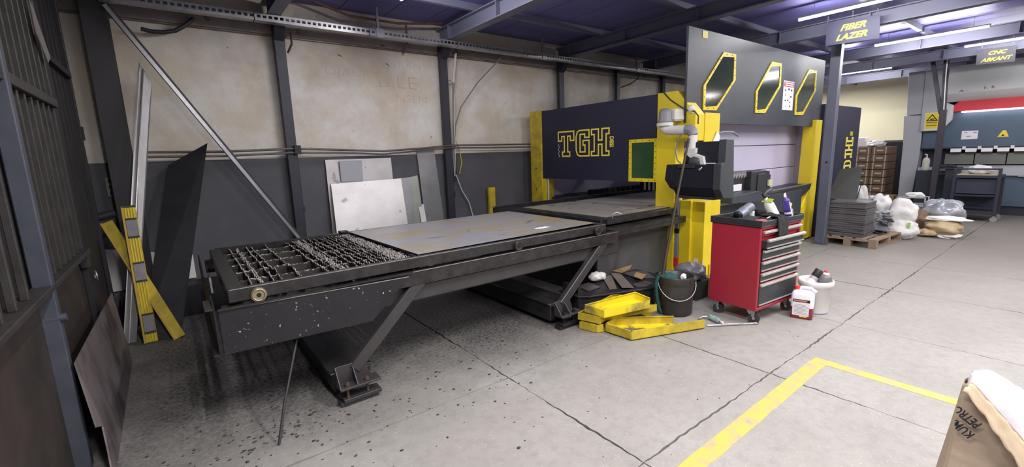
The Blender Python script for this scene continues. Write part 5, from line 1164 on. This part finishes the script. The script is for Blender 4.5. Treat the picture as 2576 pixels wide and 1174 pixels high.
o = MB().blob((15.2, 3.80, 1.60), (.17, .19, .10), 91, .35, 2, 4, 1.534).build('plastic_bag', WBAG); tag(o, 'white plastic bag on top of the carton stack', 'bag')
o = MB().box((16.3, 3.2, 0), (17.2, 4.5, 1.66)).build('dark_cabinet', PDRK, bev=.01); tag(o, 'dark cabinet behind the carton stack at the end wall', 'cabinet')
o = MB().blob((15.95, 3.36, 1.0), (.05, .05, .05), 3, .1, 2, 3).build('red_cap', PRED); tag(o, 'small red round cap in the dark gap behind the cartons', 'cap') if False else bpy.data.objects.remove(o)
cb2 = thing('carton', 'low brown carton on the floor at the foot of the grey press frame', 'box', (14.75, 3.32, 0))
MB().box((14.6, 3.18, 0), (14.95, 3.46, .30)).build('box', CARD, cb2, bev=.005)
MB().box((14.597, 3.30, .0), (14.6, 3.34, .30)).build('tape', mat('tape', (.5, .36, .2), .4), cb2)
pallet('wooden pallet carrying the stack of steel sheets by the steel column', 9.22, 2.38, 1.15, .78, -.06)
random.seed(9)
STK = mat('stack_sheet', (.105, .096, .105), .48, .3, (.15, .14, .145), 4, .8)
for k in range(17):
    z = .146+k*.0335
    q = [(8.70+random.uniform(-.015, .015), 2.72+random.uniform(-.01, .02)), (8.70+random.uniform(-.015, .015), 2.22+random.uniform(-.012, .012)), (9.14+random.uniform(-.02, .02), 2.20+random.uniform(-.012, .012)), (9.14, 2.74)]
    o = MB().prism([(x, y, z) for x, y in q], (0, 0, random.choice((.029, .024, .031)))).build('steel_sheet', STK)
    tag(o, ORD[16-k].capitalize()+' grey steel sheet from the top of the square stack on the pallet' if 0 < k < 16 else ('topmost' if k else 'lowest')+' grey steel sheet of the square stack on the pallet', 'sheet metal', 'sheets in the stack on the pallet')
o = lean('steel_sheet', 'big dark grey sheet leaning back behind the square sheet stack', 'sheet metal', (9.22, 2.93, .695), (9.22, 2.50, .695), (9.50, 2.535, 1.25), (9.50, 2.86, 1.20), .006, mat('lean_sheet', (.065, .068, .07), .55, .2, (.09, .09, .09), 3, .6))
so_ = MB().box((9.18, 2.36, .146), (9.60, 2.76, .69)); tag(so_.build('steel_bin', BLK), 'dark steel bin on the pallet behind the sheet stack, under the leaning sheet', 'bin')
sc2 = MB()
for k in range(22): sc2.obox((9.42+random.uniform(-.22, .22), 2.17+random.uniform(-.09, .08), .17+random.uniform(0, .32)), (.05+random.random()*.16, .04+random.random()*.1, .01), Matrix.Rotation(random.random()*6, 3, 'Z') @ Matrix.Rotation(random.uniform(-.9, .9), 3, 'X'))
tag(sc2.build('offcut_heap', mat('offcuts', (.30, .31, .34), .4, .5, (.10, .10, .13), 8, .9)), 'heap of shiny sheet offcuts beside the sheet stack on the pallet', 'metal scrap', kind='stuff')
def wbag(label, c, size, seed, mt_=WBAG, cat='bag', name='plastic_bag', **k):
    o = MB().blob(c, size, seed, k.get('amp', .32), k.get('freq', 1.7), 4, k.get('zmin', .0), .08).build(name, mt_); return tag(o, label, cat)
wb1 = thing('white_sack', 'full white sack with a green tag standing on the floor by the pallet', 'bag', (9.95, 1.98, 0))
MB().blob((9.92, 2.0, .17), (.21, .21, .19), 101, .2, 1.6, 4, .0, .08).build('body', WBAG, wb1)
MB().blob((9.96, 2.04, .43), (.17, .22, .24), 102, .45, 1.5, 4, .25, .12).build('open_top', WBAG, wb1)
MB().box((9.735, 1.86, .22), (9.75, 1.90, .31)).build('tag', mat('tag_green', (.35, .6, .15), .5), wb1)
MB().box((9.70, 1.96, .07), (9.72, 2.03, .085)).build('mark', INK, wb1)
wbag('small white bag with a peaked top on the heap behind the sheet offcuts', (10.2, 2.40, .46), (.16, .19, .26), 103, amp=.45, zmin=.22)
wbag('grey and white crumpled bag between the peaked bag and the sack', (10.45, 2.20, .28), (.26, .24, .22), 104, mat('dirty_bag', (.50, .47, .45), .55, 0, (.32, .30, .28), 4, .7, .5, 18), amp=.4)
wbag('white bag with a black pole standing behind the leaning sheet', (11.0, 2.92, .55), (.12, .12, .26), 105, amp=.3, zmin=.3)
tag(MB().box((10.85, 2.78, 0), (11.2, 3.02, .30)).build('crate', BLK), 'small dark crate under the white bag behind the leaning sheet', 'crate')
o = MB().tube([(10.75, 2.98, .12), (10.78, 2.86, .9)], .008, 6).build('pole', BPL); tag(o, 'thin black pole slanting before the white bag', 'pole')
kr = thing('paper_bundle', 'bundle of folded brown kraft sacks lying on the floor before the trolley', 'sack', (10.5, 1.55, 0))
m_ = MB()
MB().blob((10.55, 1.57, .16), (.26, .26, .14), 111, .25, 1.6, 4, .03, .1).build('sack', mat('kraft_far', (.52, .40, .24), .7, 0, (.40, .29, .17), 7, .8, .4, 18), kr)
MB().blob((10.40, 1.74, .07), (.14, .16, .07), 112, .3, 2, 4, .0, .1).build('sack', bpy.data.materials['kraft_far'], kr)
MB().blob((10.48, 1.50, .035), (.16, .17, .05), 113, .3, 2, 4, .0, .1).build('white_underlay', WBAG, kr)
MB().blob((10.6, 1.55, .31), (.20, .28, .045), 114, .3, 1.6, 4, .24, .1).build('white_cover', WHT, kr)
MB().box((10.285, 1.48, .17), (10.295, 1.60, .19)).build('red_print', PRED, kr)
wbag('clear crumpled plastic film heaped behind the kraft sacks', (11.2, 1.72, .33), (.28, .30, .26), 121, CBAG, 'film', 'plastic_film', amp=.35)
wbag('brown paper crushed in the heap left of the kraft sacks', (11.0, 1.98, .18), (.18, .16, .18), 122, CARDB, 'paper', 'crushed_paper', amp=.4)
ga2 = thing('wire_crate', 'grey wire crate with a white cloth at the back of the rubbish heap', 'crate', (11.6, 2.2, 0))
for (x, y) in ((11.45, 2.02), (11.45, 2.4), (11.75, 2.02), (11.75, 2.4)): MB().box((x-.01, y-.01, 0), (x+.01, y+.01, .58)).build('post', PGREY, ga2)
for z in (.12, .27, .42, .56):
    MB().box((11.445, 2.01, z), (11.455, 2.41, z+.02)).build('wire', PGREY, ga2); MB().box((11.745, 2.01, z), (11.755, 2.41, z+.02)).build('wire', PGREY, ga2)
MB().box((11.46, 2.03, .02), (11.74, 2.39, .40)).build('contents', mat('bin_grey', (.28, .28, .30), .6), ga2)
wbag('white cloth lying on the wire crate', (11.6, 2.2, .60), (.11, .15, .07), 123, WHT, 'cloth', 'white_cloth', amp=.3, zmin=.58)
for k, (x, y, a) in enumerate(((11.9, 2.55, .3), (12.0, 2.75, -.2))):
    o = MB().obox((x, y, .06+.05*k), (.5, .3, .04), Matrix.Rotation(a, 3, 'Z')).obox((x, y, .02), (.4, .2, .04), Matrix.Rotation(a, 3, 'Z')).build('flat_carton', CARDB); tag(o, 'flattened brown carton by the grey press leg' if k == 0 else 'second flattened brown carton under the cardboard box', 'cardboard')

# ================================================================== SLAG CRUMBS on the floor
random.seed(77)
cr_ = MB()
for k in range(400):
    if k < 250: x = random.gauss(1.2, .95); y = random.gauss(3.0, .5)
    elif k < 350: x = random.gauss(.25, .22); y = random.gauss(2.92, .12)
    else: x = random.uniform(-.3, 3.2); y = random.uniform(1.0, 3.2)
    if not (-.4 < x < 4 and .9 < y < 5): continue
    r = random.uniform(.003, .009)*(1 if k < 350 else .7)
    cr_.blob((x, y, r*.3), (r*random.uniform(.8, 2), r*random.uniform(.7, 1.4), r*.6), k, .5, 2, 1, .0005)
tag(cr_.build('slag_crumbs', mat('crumb', (.05, .048, .048), .8)), 'scattered black slag crumbs on the concrete around the table', 'slag', kind='stuff')
rd = MB().tube([(.29, 2.757, .006), (.36, 2.86, .2), (.51, 3.06, .53)], .008, 8)
tag(rd.build('thin_rod', BPL), 'thin black rod leaning under the table cover down to the floor', 'rod')
